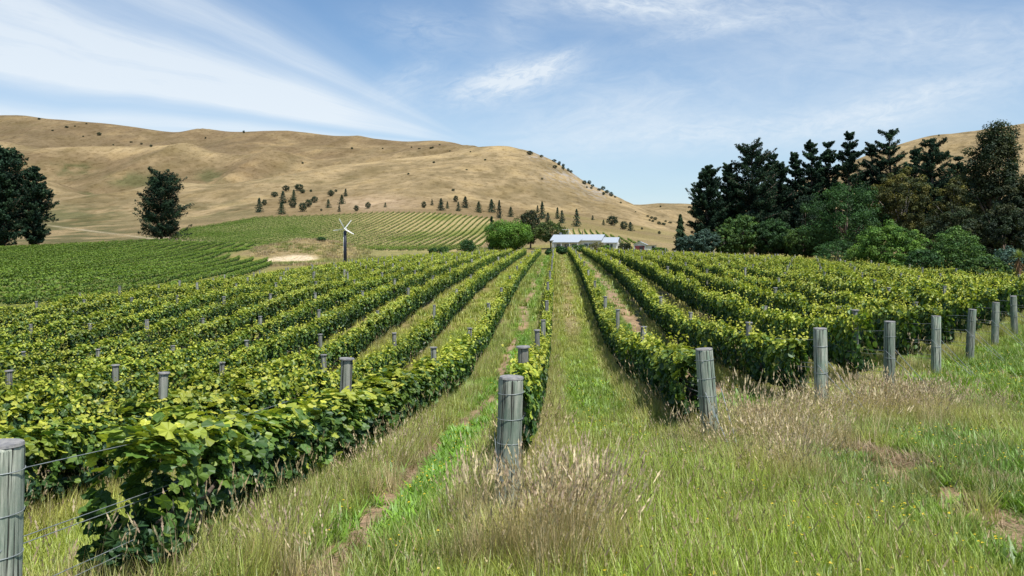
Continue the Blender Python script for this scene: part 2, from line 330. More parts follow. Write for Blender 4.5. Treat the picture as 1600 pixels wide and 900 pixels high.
# ------------------------------------------------------------------ mesh helpers
def mk_mesh(name, V, faces, mats=(), colors=None, smooth=False, fmat=None):
    me = bpy.data.meshes.new(name)
    V = np.asarray(V, np.float32); me.vertices.add(len(V)); me.vertices.foreach_set('co', V.ravel())
    if isinstance(faces, np.ndarray): faces = [faces]
    faces = [f for f in faces if len(f)]
    loops = np.concatenate([f.ravel() for f in faces]).astype(np.int32)
    tot = np.concatenate([np.full(len(f), f.shape[1]) for f in faces]).astype(np.int32)
    st = np.concatenate([[0], np.cumsum(tot)[:-1]]).astype(np.int32)
    me.loops.add(len(loops)); me.loops.foreach_set('vertex_index', loops)
    me.polygons.add(len(tot)); me.polygons.foreach_set('loop_start', st); me.polygons.foreach_set('loop_total', tot)
    if fmat is not None: me.polygons.foreach_set('material_index', np.asarray(fmat, np.int32))
    me.polygons.foreach_set('use_smooth', np.full(len(tot), bool(smooth)))
    me.update(calc_edges=True); me.validate()
    if colors is not None:
        a = me.color_attributes.new('col', 'FLOAT_COLOR', 'POINT')
        c = np.ones((len(V), 4), np.float32); colors = np.asarray(colors); c[:, :colors.shape[1]] = colors; a.data.foreach_set('color', c.ravel())
    for m in mats: me.materials.append(m)
    return me
def link(name, data, parent=None, loc=(0, 0, 0), rot=(0, 0, 0)):
    o = bpy.data.objects.new(name, data); COL.objects.link(o); o.location = loc; o.rotation_euler = rot
    if parent: o.parent = parent
    return o
def tag(o, label=None, cat=None, group=None, kind=None):
    if label: o['label'] = label
    if cat: o['category'] = cat
    if group: o['group'] = group
    if kind: o['kind'] = kind
    return o

class MB:
    """collects simple solids, builds one mesh"""
    def __init__(s): s.V = []; s.F = {}; s.C = []; s.n = 0
    def add(s, V, F, c=(1, 1, 1)):
        V = np.asarray(V, float)
        for f in F: s.F.setdefault(len(f), []).append([i + s.n for i in f])
        s.V.append(V); s.C.append(np.tile(np.asarray(c, float), (len(V), 1))); s.n += len(V)
    def box(s, x0, x1, y0, y1, z0, z1, c=(1, 1, 1)):
        s.add([(x, y, z) for x in (x0, x1) for y in (y0, y1) for z in (z0, z1)],
              [(0, 1, 3, 2), (4, 6, 7, 5), (0, 4, 5, 1), (2, 3, 7, 6), (0, 2, 6, 4), (1, 5, 7, 3)], c)
    def tube(s, pts, rad, n=6, c=(1, 1, 1), cap=True):
        pts = [Vector(p) for p in pts]; rs = rad if isinstance(rad, (list, tuple)) else [rad] * len(pts)
        V = []; F_ = []
        ref = Vector((0, 0, 1)) if abs((pts[-1] - pts[0]).normalized().z) < .9 else Vector((1, 0, 0))
        for i, p in enumerate(pts):
            d = (pts[min(i + 1, len(pts) - 1)] - pts[max(i - 1, 0)]).normalized()
            a = d.cross(ref).normalized(); b = d.cross(a)
            for j in range(n):
                q = 2 * math.pi * j / n; V.append(p + (a * math.cos(q) + b * math.sin(q)) * rs[i])
        for i in range(len(pts) - 1):
            for j in range(n):
                k = (j + 1) % n; F_.append((i * n + j, i * n + k, (i + 1) * n + k, (i + 1) * n + j))
        if cap: F_.append(tuple(range(n))[::-1]); F_.append(tuple((len(pts) - 1) * n + j for j in range(n)))
        s.add(V, F_, c)
    def mesh(s, name, mats, smooth=False):
        return mk_mesh(name, np.concatenate(s.V), [np.array(f) for f in s.F.values()], mats, np.concatenate(s.C), smooth)

def unit(a): return a / np.maximum(np.linalg.norm(a, axis=-1, keepdims=True), 1e-9)
def template(kind):
    if kind == 'vine':     # lobed grape leaf, slightly cupped
        ang = np.radians([90, 68, 45, 22, 0, -30, -52, -90, -128, -150, 180, 158, 135, 112])
        rad = np.array([1, .84, .93, .80, .92, .82, .86, .42, .86, .82, .92, .80, .93, .84]) * .56
        p = np.c_[rad * np.cos(ang), rad * np.sin(ang), .10 * np.abs(np.cos(ang)) - .16 * (rad > .5) * rad]
        V = np.vstack([[0, 0, .05], p]); n = len(p)
        return V, [np.array([(0, i + 1, (i + 1) % n + 1) for i in range(n)])]
    if kind == 'leaf6':
        V = np.array([(0, -.5, 0), (.42, -.28, .10), (.46, .18, .06), (0, .56, -.08), (-.46, .18, .06), (-.42, -.28, .10)])
        return V, [np.array([(0, 1, 2, 3), (0, 3, 4, 5)])]
    if kind == 'quad':
        return np.array([(0, -.55, 0), (.45, 0, .08), (0, .55, 0), (-.45, 0, .08)]), [np.array([(0, 1, 2, 3)])]
    if kind == 'needle':   # tuft of three narrow blades
        V = []; Fq = []
        for i, a in enumerate((-.6, 0, .6)):
            c, s = math.cos(a), math.sin(a); b = len(V)
            for (x, y) in ((-.07, -.1), (.07, -.1), (.12, .35), (0, .62), (-.12, .35)): V.append((x * c + y * s, y * c - x * s, .05 * i))
            Fq.append(tuple(range(b, b + 5)))
        return np.array(V), [np.array(Fq)]
def cards(P, N, size, kind, C, rg, spin=None):
    T0, Fs = template(kind); n, k = len(P), len(T0)
    N = unit(N); r = rg.normal(size=(n, 3)) if spin is None else spin + .35 * rg.normal(size=(n, 3))
    B = unit(r - (r * N).sum(1, keepdims=True) * N); T = np.cross(B, N)
    S = np.broadcast_to(np.asarray(size, float), (n,))[:, None, None]
    V = P[:, None, :] + S * (T0[None, :, 0:1] * T[:, None] + T0[None, :, 1:2] * B[:, None] + T0[None, :, 2:3] * N[:, None])
    off = (np.arange(n) * k)[:, None, None]
    F_ = [(f[None] + off).reshape(-1, f.shape[1]) for f in Fs]
    return V.reshape(-1, 3), F_, np.repeat(C, k, axis=0)
def merge(parts):
    V = []; Fd = {}; C = []; n = 0
    for v, fs, c in parts:
        for f in fs: Fd.setdefault(f.shape[1], []).append(f + n)
        V.append(v); C.append(c); n += len(v)
    return np.concatenate(V), [np.concatenate(x) for x in Fd.values()], np.concatenate(C)

# ------------------------------------------------------------------ materials
def mat(name):
    m = bpy.data.materials.new(name); m.use_nodes = True; nt = m.node_tree; nt.nodes.clear()
    return m, nt, _node(nt, 'ShaderNodeOutputMaterial')
def mixn(nt, a, b, f, mode='MIX'):
    n = _node(nt, 'ShaderNodeMixRGB', blend_type=mode)
    for i, x in ((0, f), (1, a), (2, b)):
        if hasattr(x, 'links'): nt.links.new(x, n.inputs[i])
        elif isinstance(x, (int, float)): n.inputs[i].default_value = x
        else: n.inputs[i].default_value = (*x, 1)
    return n.outputs[0]
def mr(nt, x, a, b, c, d):
    n = _node(nt, 'ShaderNodeMapRange'); nt.links.new(x, n.inputs[0])
    for i, q in enumerate((a, b, c, d)): n.inputs[i + 1].default_value = q
    return n.outputs[0]
def tex(nt, scale, detail=4, rough=.55, vec=None, stretch=None, coord='Object'):
    n = _node(nt, 'ShaderNodeTexNoise'); n.inputs['Scale'].default_value = scale; n.inputs['Detail'].default_value = detail; n.inputs['Roughness'].default_value = rough
    if vec is None:
        if coord == 'World': vec = _node(nt, 'ShaderNodeNewGeometry').outputs['Position']
        else: vec = _node(nt, 'ShaderNodeTexCoord').outputs['Object']
    if stretch:
        mp = _node(nt, 'ShaderNodeMapping'); mp.inputs['Scale'].default_value = stretch; nt.links.new(vec, mp.inputs[0]); vec = mp.outputs[0]
    nt.links.new(vec, n.inputs['Vector']); return n.outputs[0]
def leaf_mat(name, trans=.35, gloss=.06, rough=.38, instanced=False, back=(1.15, 1.25, .6), var=.16):
    m, nt, out = mat(name)
    at = _node(nt, 'ShaderNodeAttribute', attribute_name='col')
    c = at.outputs['Color']
    if instanced:
        ti = _node(nt, 'ShaderNodeAttribute', attribute_name='tint', attribute_type='INSTANCER')
        c2 = mixn(nt, c, ti.outputs['Color'], 1.0, 'MULTIPLY')
        c = mixn(nt, c, c2, at.outputs['Alpha'])
    oi = _node(nt, 'ShaderNodeObjectInfo')
    g = mr(nt, oi.outputs['Random'], 0, 1, 1 - var, 1 + var)
    sc_ = _node(nt, 'ShaderNodeVectorMath', operation='SCALE'); nt.links.new(c, sc_.inputs[0]); nt.links.new(g, sc_.inputs['Scale']); c = sc_.outputs[0]
    d = _node(nt, 'ShaderNodeBsdfDiffuse'); nt.links.new(c, d.inputs[0])
    t = _node(nt, 'ShaderNodeBsdfTranslucent'); nt.links.new(mixn(nt, c, back, 1.0, 'MULTIPLY'), t.inputs[0])
    mx = _node(nt, 'ShaderNodeMixShader'); mx.inputs[0].default_value = trans; nt.links.new(d.outputs[0], mx.inputs[1]); nt.links.new(t.outputs[0], mx.inputs[2])
    gl = _node(nt, 'ShaderNodeBsdfGlossy'); gl.inputs['Roughness'].default_value = rough; gl.inputs[0].default_value = (.9, 1, .95, 1)
    m2 = _node(nt, 'ShaderNodeMixShader'); m2.inputs[0].default_value = gloss; nt.links.new(mx.outputs[0], m2.inputs[1]); nt.links.new(gl.outputs[0], m2.inputs[2])
    nt.links.new(m2.outputs[0], out.inputs[0]); return m
def pbr(name, col, rough=.6, metal=0, noise=None, col2=None, bump=0, stretch=None, spec=.4, attr=False):
    m, nt, out = mat(name); b = _node(nt, 'ShaderNodeBsdfPrincipled'); nt.links.new(b.outputs[0], out.inputs[0])
    b.inputs['Roughness'].default_value = rough; b.inputs['Metallic'].default_value = metal; b.inputs['Specular IOR Level'].default_value = spec
    base = _node(nt, 'ShaderNodeAttribute', attribute_name='col').outputs['Color'] if attr else None
    c = (*col, 1)
    if noise:
        n = tex(nt, noise, 6, .6, stretch=stretch); r = mr(nt, n, .35, .65, 0, 1); o = mixn(nt, col, col2 or tuple(x * .6 for x in col), r)
        if base: o = mixn(nt, o, base, 1.0, 'MULTIPLY')
        nt.links.new(o, b.inputs['Base Color'])
        if bump:
            bp = _node(nt, 'ShaderNodeBump'); bp.inputs['Strength'].default_value = bump; bp.inputs['Distance'].default_value = .01; nt.links.new(n, bp.inputs['Height']); nt.links.new(bp.outputs[0], b.inputs['Normal'])
    elif base: nt.links.new(mixn(nt, base, col, 1.0, 'MULTIPLY'), b.inputs['Base Color'])
    else: b.inputs['Base Color'].default_value = c
    return m
def wood_mat(name, light=(.45, .47, .39), dark=(.13, .15, .12), green=(.17, .25, .19)):
    m, nt, out = mat(name); b = _node(nt, 'ShaderNodeBsdfPrincipled'); nt.links.new(b.outputs[0], out.inputs[0])
    b.inputs['Roughness'].default_value = .85; b.inputs['Specular IOR Level'].default_value = .2
    n1 = tex(nt, 9, 8, .7, stretch=(5, 5, .30)); n2 = tex(nt, 6, 5, .65, stretch=(1, 1, .45)); n3 = tex(nt, 34, 3, .5, stretch=(2.0, 2.0, .035)); n4 = tex(nt, 38, 4, .6)
    oi = _node(nt, 'ShaderNodeObjectInfo')
    c = mixn(nt, light, dark, mr(nt, n1, .42, .66, 0, 1)); c = mixn(nt, c, green, mr(nt, n2, .42, .62, 0, .75))
    crack = mr(nt, n3, .56, .62, 0, 1); c = mixn(nt, c, (.035, .035, .03), crack)
    c = mixn(nt, c, (.05, .05, .045), mr(nt, n4, .68, .78, 0, .7))
    g = mr(nt, oi.outputs['Random'], 0, 1, .72, 1.15)
    s = _node(nt, 'ShaderNodeVectorMath', operation='SCALE'); nt.links.new(c, s.inputs[0]); nt.links.new(g, s.inputs['Scale']); nt.links.new(s.outputs[0], b.inputs['Base Color'])
    h = _node(nt, 'ShaderNodeMath', operation='SUBTRACT'); nt.links.new(n1, h.inputs[0]); nt.links.new(crack, h.inputs[1])
    bp = _node(nt, 'ShaderNodeBump'); bp.inputs['Strength'].default_value = .6; bp.inputs['Distance'].default_value = .012; nt.links.new(h.outputs[0], bp.inputs['Height']); nt.links.new(bp.outputs[0], b.inputs['Normal'])
    return m
def ground_mat(name, fine, far):
    m, nt, out = mat(name); b = _node(nt, 'ShaderNodeBsdfPrincipled'); nt.links.new(b.outputs[0], out.inputs[0])
    b.inputs['Roughness'].default_value = .95; b.inputs['Specular IOR Level'].default_value = .1
    c = _node(nt, 'ShaderNodeAttribute', attribute_name='col').outputs['Color']
    if far:
        n1 = tex(nt, .22, 8, .68, coord='World', stretch=(1, .45, 1)); n2 = tex(nt, .035, 6, .6, coord='World', stretch=(1, .4, 1)); n3 = tex(nt, 1.1, 5, .7, coord='World', stretch=(1, .35, 1))
        c = mixn(nt, c, (.50, .46, .36), mr(nt, n1, .50, .66, 0, .8), 'MULTIPLY'); c = mixn(nt, c, (.70, .68, .52), mr(nt, n2, .46, .64, 0, .6), 'MULTIPLY')
        c = mixn(nt, c, (1.25, 1.22, 1.1), mr(nt, n2, .5, .36, 0, .8), 'MULTIPLY')
        c = mixn(nt, c, (.62, .60, .52), mr(nt, n3, .52, .66, 0, .7), 'MULTIPLY')
        h = n1; dist = 1.6
    else:
        n1 = tex(nt, 9, 6, .65, coord='World'); n2 = tex(nt, .6, 5, .6, coord='World', stretch=(1, .5, 1)); n3 = tex(nt, 45, 3, .7, coord='World')
        c = mixn(nt, c, (.50, .50, .46), mr(nt, n1, .45, .68, 0, .8), 'MULTIPLY'); c = mixn(nt, c, (1.25, 1.2, 1.05), mr(nt, n2, .45, .65, 0, .7), 'MULTIPLY')
        c = mixn(nt, c, (.55, .5, .45), mr(nt, n3, .5, .65, 0, .7), 'MULTIPLY')
        n5 = tex(nt, 1.6, 6, .7, coord='World', stretch=(1, .45, 1)); c = mixn(nt, c, (.50, .52, .40), mr(nt, n5, .48, .62, 0, .8), 'MULTIPLY')
        h = n1; dist = .05
    nt.links.new(c, b.inputs['Base Color'])
    bp = _node(nt, 'ShaderNodeBump'); bp.inputs['Strength'].default_value = .8; bp.inputs['Distance'].default_value = dist; nt.links.new(h, bp.inputs['Height']); nt.links.new(bp.outputs[0], b.inputs['Normal'])
    return m
M_vine = leaf_mat('vine_leaf', .30, .03, .5)
M_farvine = leaf_mat('distant_vine_leaf', .28, .015, .6)
M_pine = leaf_mat('pine_needles', .10, .008, .7)
M_broad = leaf_mat('broad_leaf', .28, .015, .6)
M_grass = leaf_mat('grass_blade', .35, .04, .5, instanced=True, back=(1.1, 1.15, .7), var=.22)
M_bark = pbr('bark', (.16, .12, .09), .9, noise=8, col2=(.06, .045, .035), bump=.8, stretch=(1, 1, .25))
M_paleb = pbr('pale_bark', (.30, .27, .24), .85, noise=5, col2=(.12, .10, .09), bump=.4, stretch=(1, 1, .3))
M_vbark = pbr('vine_bark', (.15, .11, .085), .95, noise=30, col2=(.05, .04, .03), bump=.8, stretch=(1, 1, .3))
M_post = wood_mat('weathered_post_wood')
M_line = wood_mat('grey_line_post_wood', (.38, .37, .33), (.15, .15, .135), (.20, .23, .18))
M_cap = pbr('post_end_grain', (.30, .29, .27), .8, noise=25, col2=(.13, .13, .14), bump=.4)
M_wire = pbr('galvanised_wire', (.30, .33, .34), .6, .3, noise=20, col2=(.16, .18, .19))

# ------------------------------------------------------------------ the ground and the hills
def build_ground():
    na, n1 = 1050, 760
    cxo, cyo = 0.0, -14.0
    ang = np.radians(np.linspace(-62, 62, na)); rad = np.exp(np.linspace(math.log(3), math.log(4800), n1))
    A, Rr = np.meshgrid(ang, rad); X = cxo + Rr * np.sin(A); Y = cyo + Rr * np.cos(A)
    Z = gz(X, Y) + (fbm(X / .5, Y / .5, 71, 3) - .5) * .05 * (1 - sstep(Y, 60, 120))
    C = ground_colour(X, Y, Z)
    # clods of the mulch line and bare patches lie low
    V = np.stack([X, Y, Z], -1).reshape(-1, 3); C = C.reshape(-1, 3)
    split = int(np.searchsorted(rad, 455))
    idx = np.arange(n1 * na).reshape(n1, na)
    for name, a, b, m in (('ground', 0, split, ground_mat('field_soil_and_turf', True, False)), ('hills', split - 0, n1 - 1, ground_mat('dry_hill_grass', False, True))):
        q = idx[a:b + 1]; f = np.stack([q[:-1, :-1], q[:-1, 1:], q[1:, 1:], q[1:, :-1]], -1).reshape(-1, 4)
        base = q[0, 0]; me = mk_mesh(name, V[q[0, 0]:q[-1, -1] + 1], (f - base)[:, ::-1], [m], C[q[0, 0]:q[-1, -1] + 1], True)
        o = link(name, me); tag(o, kind='structure')
        tag(o, 'grassy vineyard ground with worn wheel tracks' if name == 'ground' else 'rolling hills of dry tan grass with shallow gullies')
build_ground()

# ------------------------------------------------------------------ vines
def canopy(Lg, n, size, kind, seed, shoots, hw=.20, top=1.07, bot=.26):
    rg = np.random.default_rng(seed)
    y = rg.uniform(-.05, Lg + .05, n); a = rg.uniform(-math.pi / 2 - .9, math.pi * 1.5 - .9 - .6, n) % (2 * math.pi)
    a = rg.uniform(0, 2 * math.pi, n)
    lump = fbm(y / .42 + seed * 9, np.cos(a) * 1.1 + 3, seed, 3); big = fbm(y / 1.1, y * 0 + seed, seed + 5, 2)
    hole = fbm(y / .17 + seed, np.cos(a) * 2.6 + np.sin(a) * 1.7 + 7, seed + 11, 2) > .41; y, a, lump, big = y[hole], a[hole], lump[hole], big[hole]; n = len(y)
    cz, hh = (top + bot) / 2, (top - bot) / 2
    rad = (.55 + .45 * np.sqrt(rg.uniform(0, 1, n))) * (.62 + .80 * lump)
    sup = lambda c: np.sign(c) * np.abs(c) ** .75
    x = hw * rad * sup(np.cos(a)); z = cz + hh * rad * sup(np.sin(a)) * (.70 + .58 * big) + .10 * (big - .5)
    P = np.c_[x, y, z]
    N = np.c_[np.cos(a) * 1.0, rg.normal(0, .35, n), np.sin(a) * .7 + .45] + rg.normal(0, .45, (n, 3))
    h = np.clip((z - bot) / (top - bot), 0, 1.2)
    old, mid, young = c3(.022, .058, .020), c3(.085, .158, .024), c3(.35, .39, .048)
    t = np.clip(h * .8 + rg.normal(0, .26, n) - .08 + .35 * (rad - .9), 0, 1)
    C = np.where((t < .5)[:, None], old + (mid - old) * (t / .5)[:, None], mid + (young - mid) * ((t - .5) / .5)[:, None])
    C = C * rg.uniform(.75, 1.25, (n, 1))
    S = size * rg.uniform(.6, 1.2, n)
    parts = [cards(P, N, S, kind, C, rg)]
    # upright and trailing shoots with small young leaves
    for i in range(shoots):
        yy = rg.uniform(0, Lg); sx = rg.uniform(-.8, .8); l = rg.uniform(.12, .38) * (1.45 if rg.uniform() < .15 else 1); d = np.array([sx * .7, rg.normal(0, .4), 1.0]); d /= np.linalg.norm(d)
        p0 = np.array([sx * hw * .8, yy, top - .12 - .1 * abs(sx)]); m = max(3, int(l / (size * .55)))
        tt = np.linspace(0, 1, m)[:, None]; PP = p0 + d * l * tt + rg.normal(0, size * .3, (m, 3)) * (1 - .5 * tt)
        CC = young * rg.uniform(.8, 1.25, (m, 1)) * (1 + tt * .1) + np.array([.05, .0, 0]) * tt
        parts.append(cards(PP, rg.normal(0, .6, (m, 3)) + [0, -.2, .8], size * (.85 - .45 * tt[:, 0]), kind, CC, rg))
    return merge(parts)
SEG = 3.65
LODS = []
for (n, size, kind, sh, nv) in ((3900, .112, 'vine', 44, 4), (3900, .098, 'leaf6', 52, 4), (3200, .108, 'leaf6', 50, 4), (2000, .14, 'quad', 44, 4)):
    vs = []
    for i in range(nv):
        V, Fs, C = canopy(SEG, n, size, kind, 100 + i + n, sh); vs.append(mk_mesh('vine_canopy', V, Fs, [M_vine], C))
    LODS.append(vs)
trunks = []
for i in range(4):
    rg = random.Random(50 + i); m = MB(); pts = [(0, 0, -.1)]; x = y = 0
    for z in (.08, .2, .3, .42, .58): x += rg.uniform(-.03, .03); y += rg.uniform(-.03, .03); pts.append((x, y, z))
    m.tube(pts, [.034, .028, .025, .026, .022, .018], 7)
    for s_ in (-1, 1): m.tube([(x, y, .48), (x, y + .25 * s_, .54), (x, y + .7 * s_, .53)], [.016, .014, .009], 5)
    trunks.append(m.mesh('vine_trunk', [M_vbark], True))
ORD = 'first second third fourth fifth sixth seventh eighth ninth tenth eleventh twelfth thirteenth fourteenth fifteenth sixteenth seventeenth eighteenth nineteenth twentieth'.split()
TENS = {2: 'twenty', 3: 'thirty', 4: 'forty', 5: 'fifty', 6: 'sixty', 7: 'seventy'}
def ordw(n):
    if n <= 20: return ORD[n - 1]
    t, q = divmod(n, 10)
    return TENS[t][:-1] + 'ieth' if q == 0 else TENS[t] + '-' + ORD[q - 1]
def side(k):
    return ('%s row right of the central grass alley' % ORD[k - 1]) if k >= 1 else ('%s row left of the central grass alley' % ORD[-k])
KMIN, KMAX = -12, 12
ROW_END = 122.0
def row_range(k):
    X = row_x(k); y0 = float(yend(X)) + (1.15 if k != 0 else 1.5)
    vis = 0.9 * abs(X) * F / (U0 if X < 0 else (1600 - U0)) - 2.0      # nothing further forward shows
    ys = max(y0, 1.0); n = 0
    while ys + SEG < vis: ys += SEG
    return X, ys
for k in range(KMIN, KMAX + 1):
    X, ys = row_range(k)
    if k == -12: ys = max(ys, 38)
    root = link('vine_row', None, loc=(X, ys, gz1(X, ys)))
    tag(root, {0: 'narrow vine row seen end on behind the thick centre post', 1: 'vine row bordering the right edge of the central grass alley',
               -1: 'nearest leafy vine row, its ragged end beside the cut-off left post'}.get(k, 'leafy green vine row, ' + side(k)), 'vine row', 'trellised vine rows of the near block')
    rr = random.Random(k + 300); y = ys; n = 0
    end = ROW_END - max(0, (k - 9)) * 6
    while y < end:
        y1 = y + SEG; z0, z1 = gz1(X, y), gz1(X, y1); d = math.hypot(X, y)
        lod = 0 if d < 12.5 else 1 if d < 27 else 2 if d < 62 else 3
        flip = rr.random() < .5
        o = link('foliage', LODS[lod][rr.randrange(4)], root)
        pitch = math.atan2(z1 - z0, SEG)
        if flip: o.location = (0, y1 - ys, z1 - gz1(X, ys)); o.rotation_euler = (-pitch, 0, math.pi)
        else: o.location = (0, y - ys, z0 - gz1(X, ys)); o.rotation_euler = (pitch, 0, 0)
        o.scale = (rr.uniform(.9, 1.15), 1, rr.uniform(.92, 1.08)) if k != 0 else (.82, 1, rr.uniform(.85, 1.0))
        if k < -1 and d < 9: o.scale[2] *= .84
        if k == -1 and y < 9.5: o.scale[0] *= 1.4; o.scale[2] *= .84
        elif k == -1 and y < 20: o.scale[0] *= 1.2
        if k >= 2: o.scale[2] *= (1.10 if k == 2 else 1.27) if y < 40 else 1.12 if y < 75 else 1.0
        if d < 75:
            for q in (.9, 2.7):
                link('trunk', trunks[rr.randrange(4)], root, (rr.uniform(-.04, .04), y + q - ys, gz1(X, y + q) - gz1(X, ys)), (0, 0, rr.choice((0, math.pi)) + rr.uniform(-.2, .2)))
        y = y1; n += 1

# far vineyard blocks: each row one thing
def far_row(X, mask, Y0, Y1, label, group, slope=0.0):
    ys = np.arange(Y0, Y1, .5); m = mask(X + slope * ys, ys)
    if m.sum() < 6: return
    yy = ys[m]; d = float(np.median(np.hypot(X + slope * yy, yy))); dens = 54 if d < 150 else 34 if d < 250 else 22
    n = int(len(yy) * .5 * dens); rg = np.random.default_rng(int(abs(X) * 100))
    y = rg.choice(yy, n) + rg.uniform(0, .5, n); a = rg.uniform(0, 2 * math.pi, n); r = .6 + .4 * np.sqrt(rg.uniform(0, 1, n))
    gap = fbm(y / 1.2, y * 0 + X, 3, 2)
    x = X + slope * y + .16 * r * np.cos(a); z = gz(X + slope * y, y) + .56 + (.36 + .25 * (gap - .5)) * r * np.sin(a)
    N = np.c_[np.cos(a), rg.normal(0, .4, n), np.sin(a) * .8 + .4] + rg.normal(0, .35, (n, 3))
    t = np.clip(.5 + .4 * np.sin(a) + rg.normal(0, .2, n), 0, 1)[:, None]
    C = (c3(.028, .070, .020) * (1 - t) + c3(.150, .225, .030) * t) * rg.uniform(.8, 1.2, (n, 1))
    V, Fs, Cc = cards(np.c_[x, y, z], N, (.17 if d < 150 else .21) * rg.uniform(.8, 1.3, n), 'quad', C, rg)
    xb = X + slope * yy[0]; zb = gz1(xb, yy[0]); V = V - [xb, yy[0], zb]
    cnt[group] = cnt.get(group, 0) + 1
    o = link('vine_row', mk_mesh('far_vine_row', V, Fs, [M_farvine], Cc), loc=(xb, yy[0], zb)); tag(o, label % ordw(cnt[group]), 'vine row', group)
cnt = {}
def block_split(X, Y):
    u = U0 + F * X / np.maximum(Y, 1); return np.interp(u, [255, 285, 440, 470], [262, 250, 236, 214])
low_block = lambda X, Y: vine_mask(X, Y) & (Y < block_split(X, Y)) & (X < -28.5)
high_block = lambda X, Y: vine_mask(X, Y) & (Y > block_split(X, Y) + 5)
for k in range(-8, -100, -1):
    far_row(X0 + 2.6 * k, high_block, 150, 425, 'distant vine row below the dry hill, %s leftward from the round green tree', 'vine rows of the sloping far block')
for k in range(0, 40):
    far_row(-13.0 - 2.9 * k, low_block, 50, 270, 'far vine row left of the bare mound, %s row outward from the mound', 'vine rows of the left far block', slope=-.25)
for k in range(1, 20):
    far_row(row_x(k), house_vines, 240, 325, 'short distant vine row behind the white house, %s from its left end', 'vine rows behind the house')

# ------------------------------------------------------------------ posts and wires
def post_mesh(rad, h, seed, capr=0.0, n=18):
    rg = random.Random(seed); V = []; F_ = []; zs = [-.4, 0, h * .3, h * .6, h * .85, h - .02, h]
    for i, z in enumerate(zs):
        for j in range(n):
            q = 2 * math.pi * j / n; r = rad * (1 + .03 * math.sin(q * 3 + seed) + .025 * math.sin(q * 5 + i) + rg.uniform(-.012, .012)) * (1.03 - .04 * z / h) * (.95 if i == len(zs) - 1 else 1)
            V.append((r * math.cos(q), r * math.sin(q), z + (rg.uniform(-.004, .004) if i == len(zs) - 1 else 0)))
    for i in range(len(zs) - 1):
        for j in range(n): k = (j + 1) % n; F_.append((i * n + j, i * n + k, (i + 1) * n + k, (i + 1) * n + j))
    F_.append(tuple((len(zs) - 1) * n + j for j in range(n)))
    me = bpy.data.meshes.new('post'); me.from_pydata(V, [], F_); me.materials.append(M_post if rad > .07 else M_line); me.materials.append(M_cap)
    me.polygons[-1].material_index = 1
    for p in me.polygons: p.use_smooth = len(p.vertices) == 4
    return me
def ring(rad, r, z, tilt, n=22, seed=0):
    m = MB(); pts = []
    for j in range(n + 1):
        q = 2 * math.pi * j / n; pts.append((rad * math.cos(q), rad * math.sin(q), z + tilt * math.sin(q + seed)))
    m.tube(pts, r, 5); return m
END_H = 1.30
end_labels = {-1: 'thick greenish post cut off by the left edge of the picture', 0: 'thickest weathered post, wrapped with wire, standing before the narrow vine row',
              1: 'greenish post in seeding grass at the end of the vine row right of the alley', 2: 'grey end post with two stay wires beside the big straw-coloured clump',
              3: 'end post behind the straw clump with a pale knot near its top', 4: 'dark brown end post with twin stay wires reaching the grass'}
cap_me = None
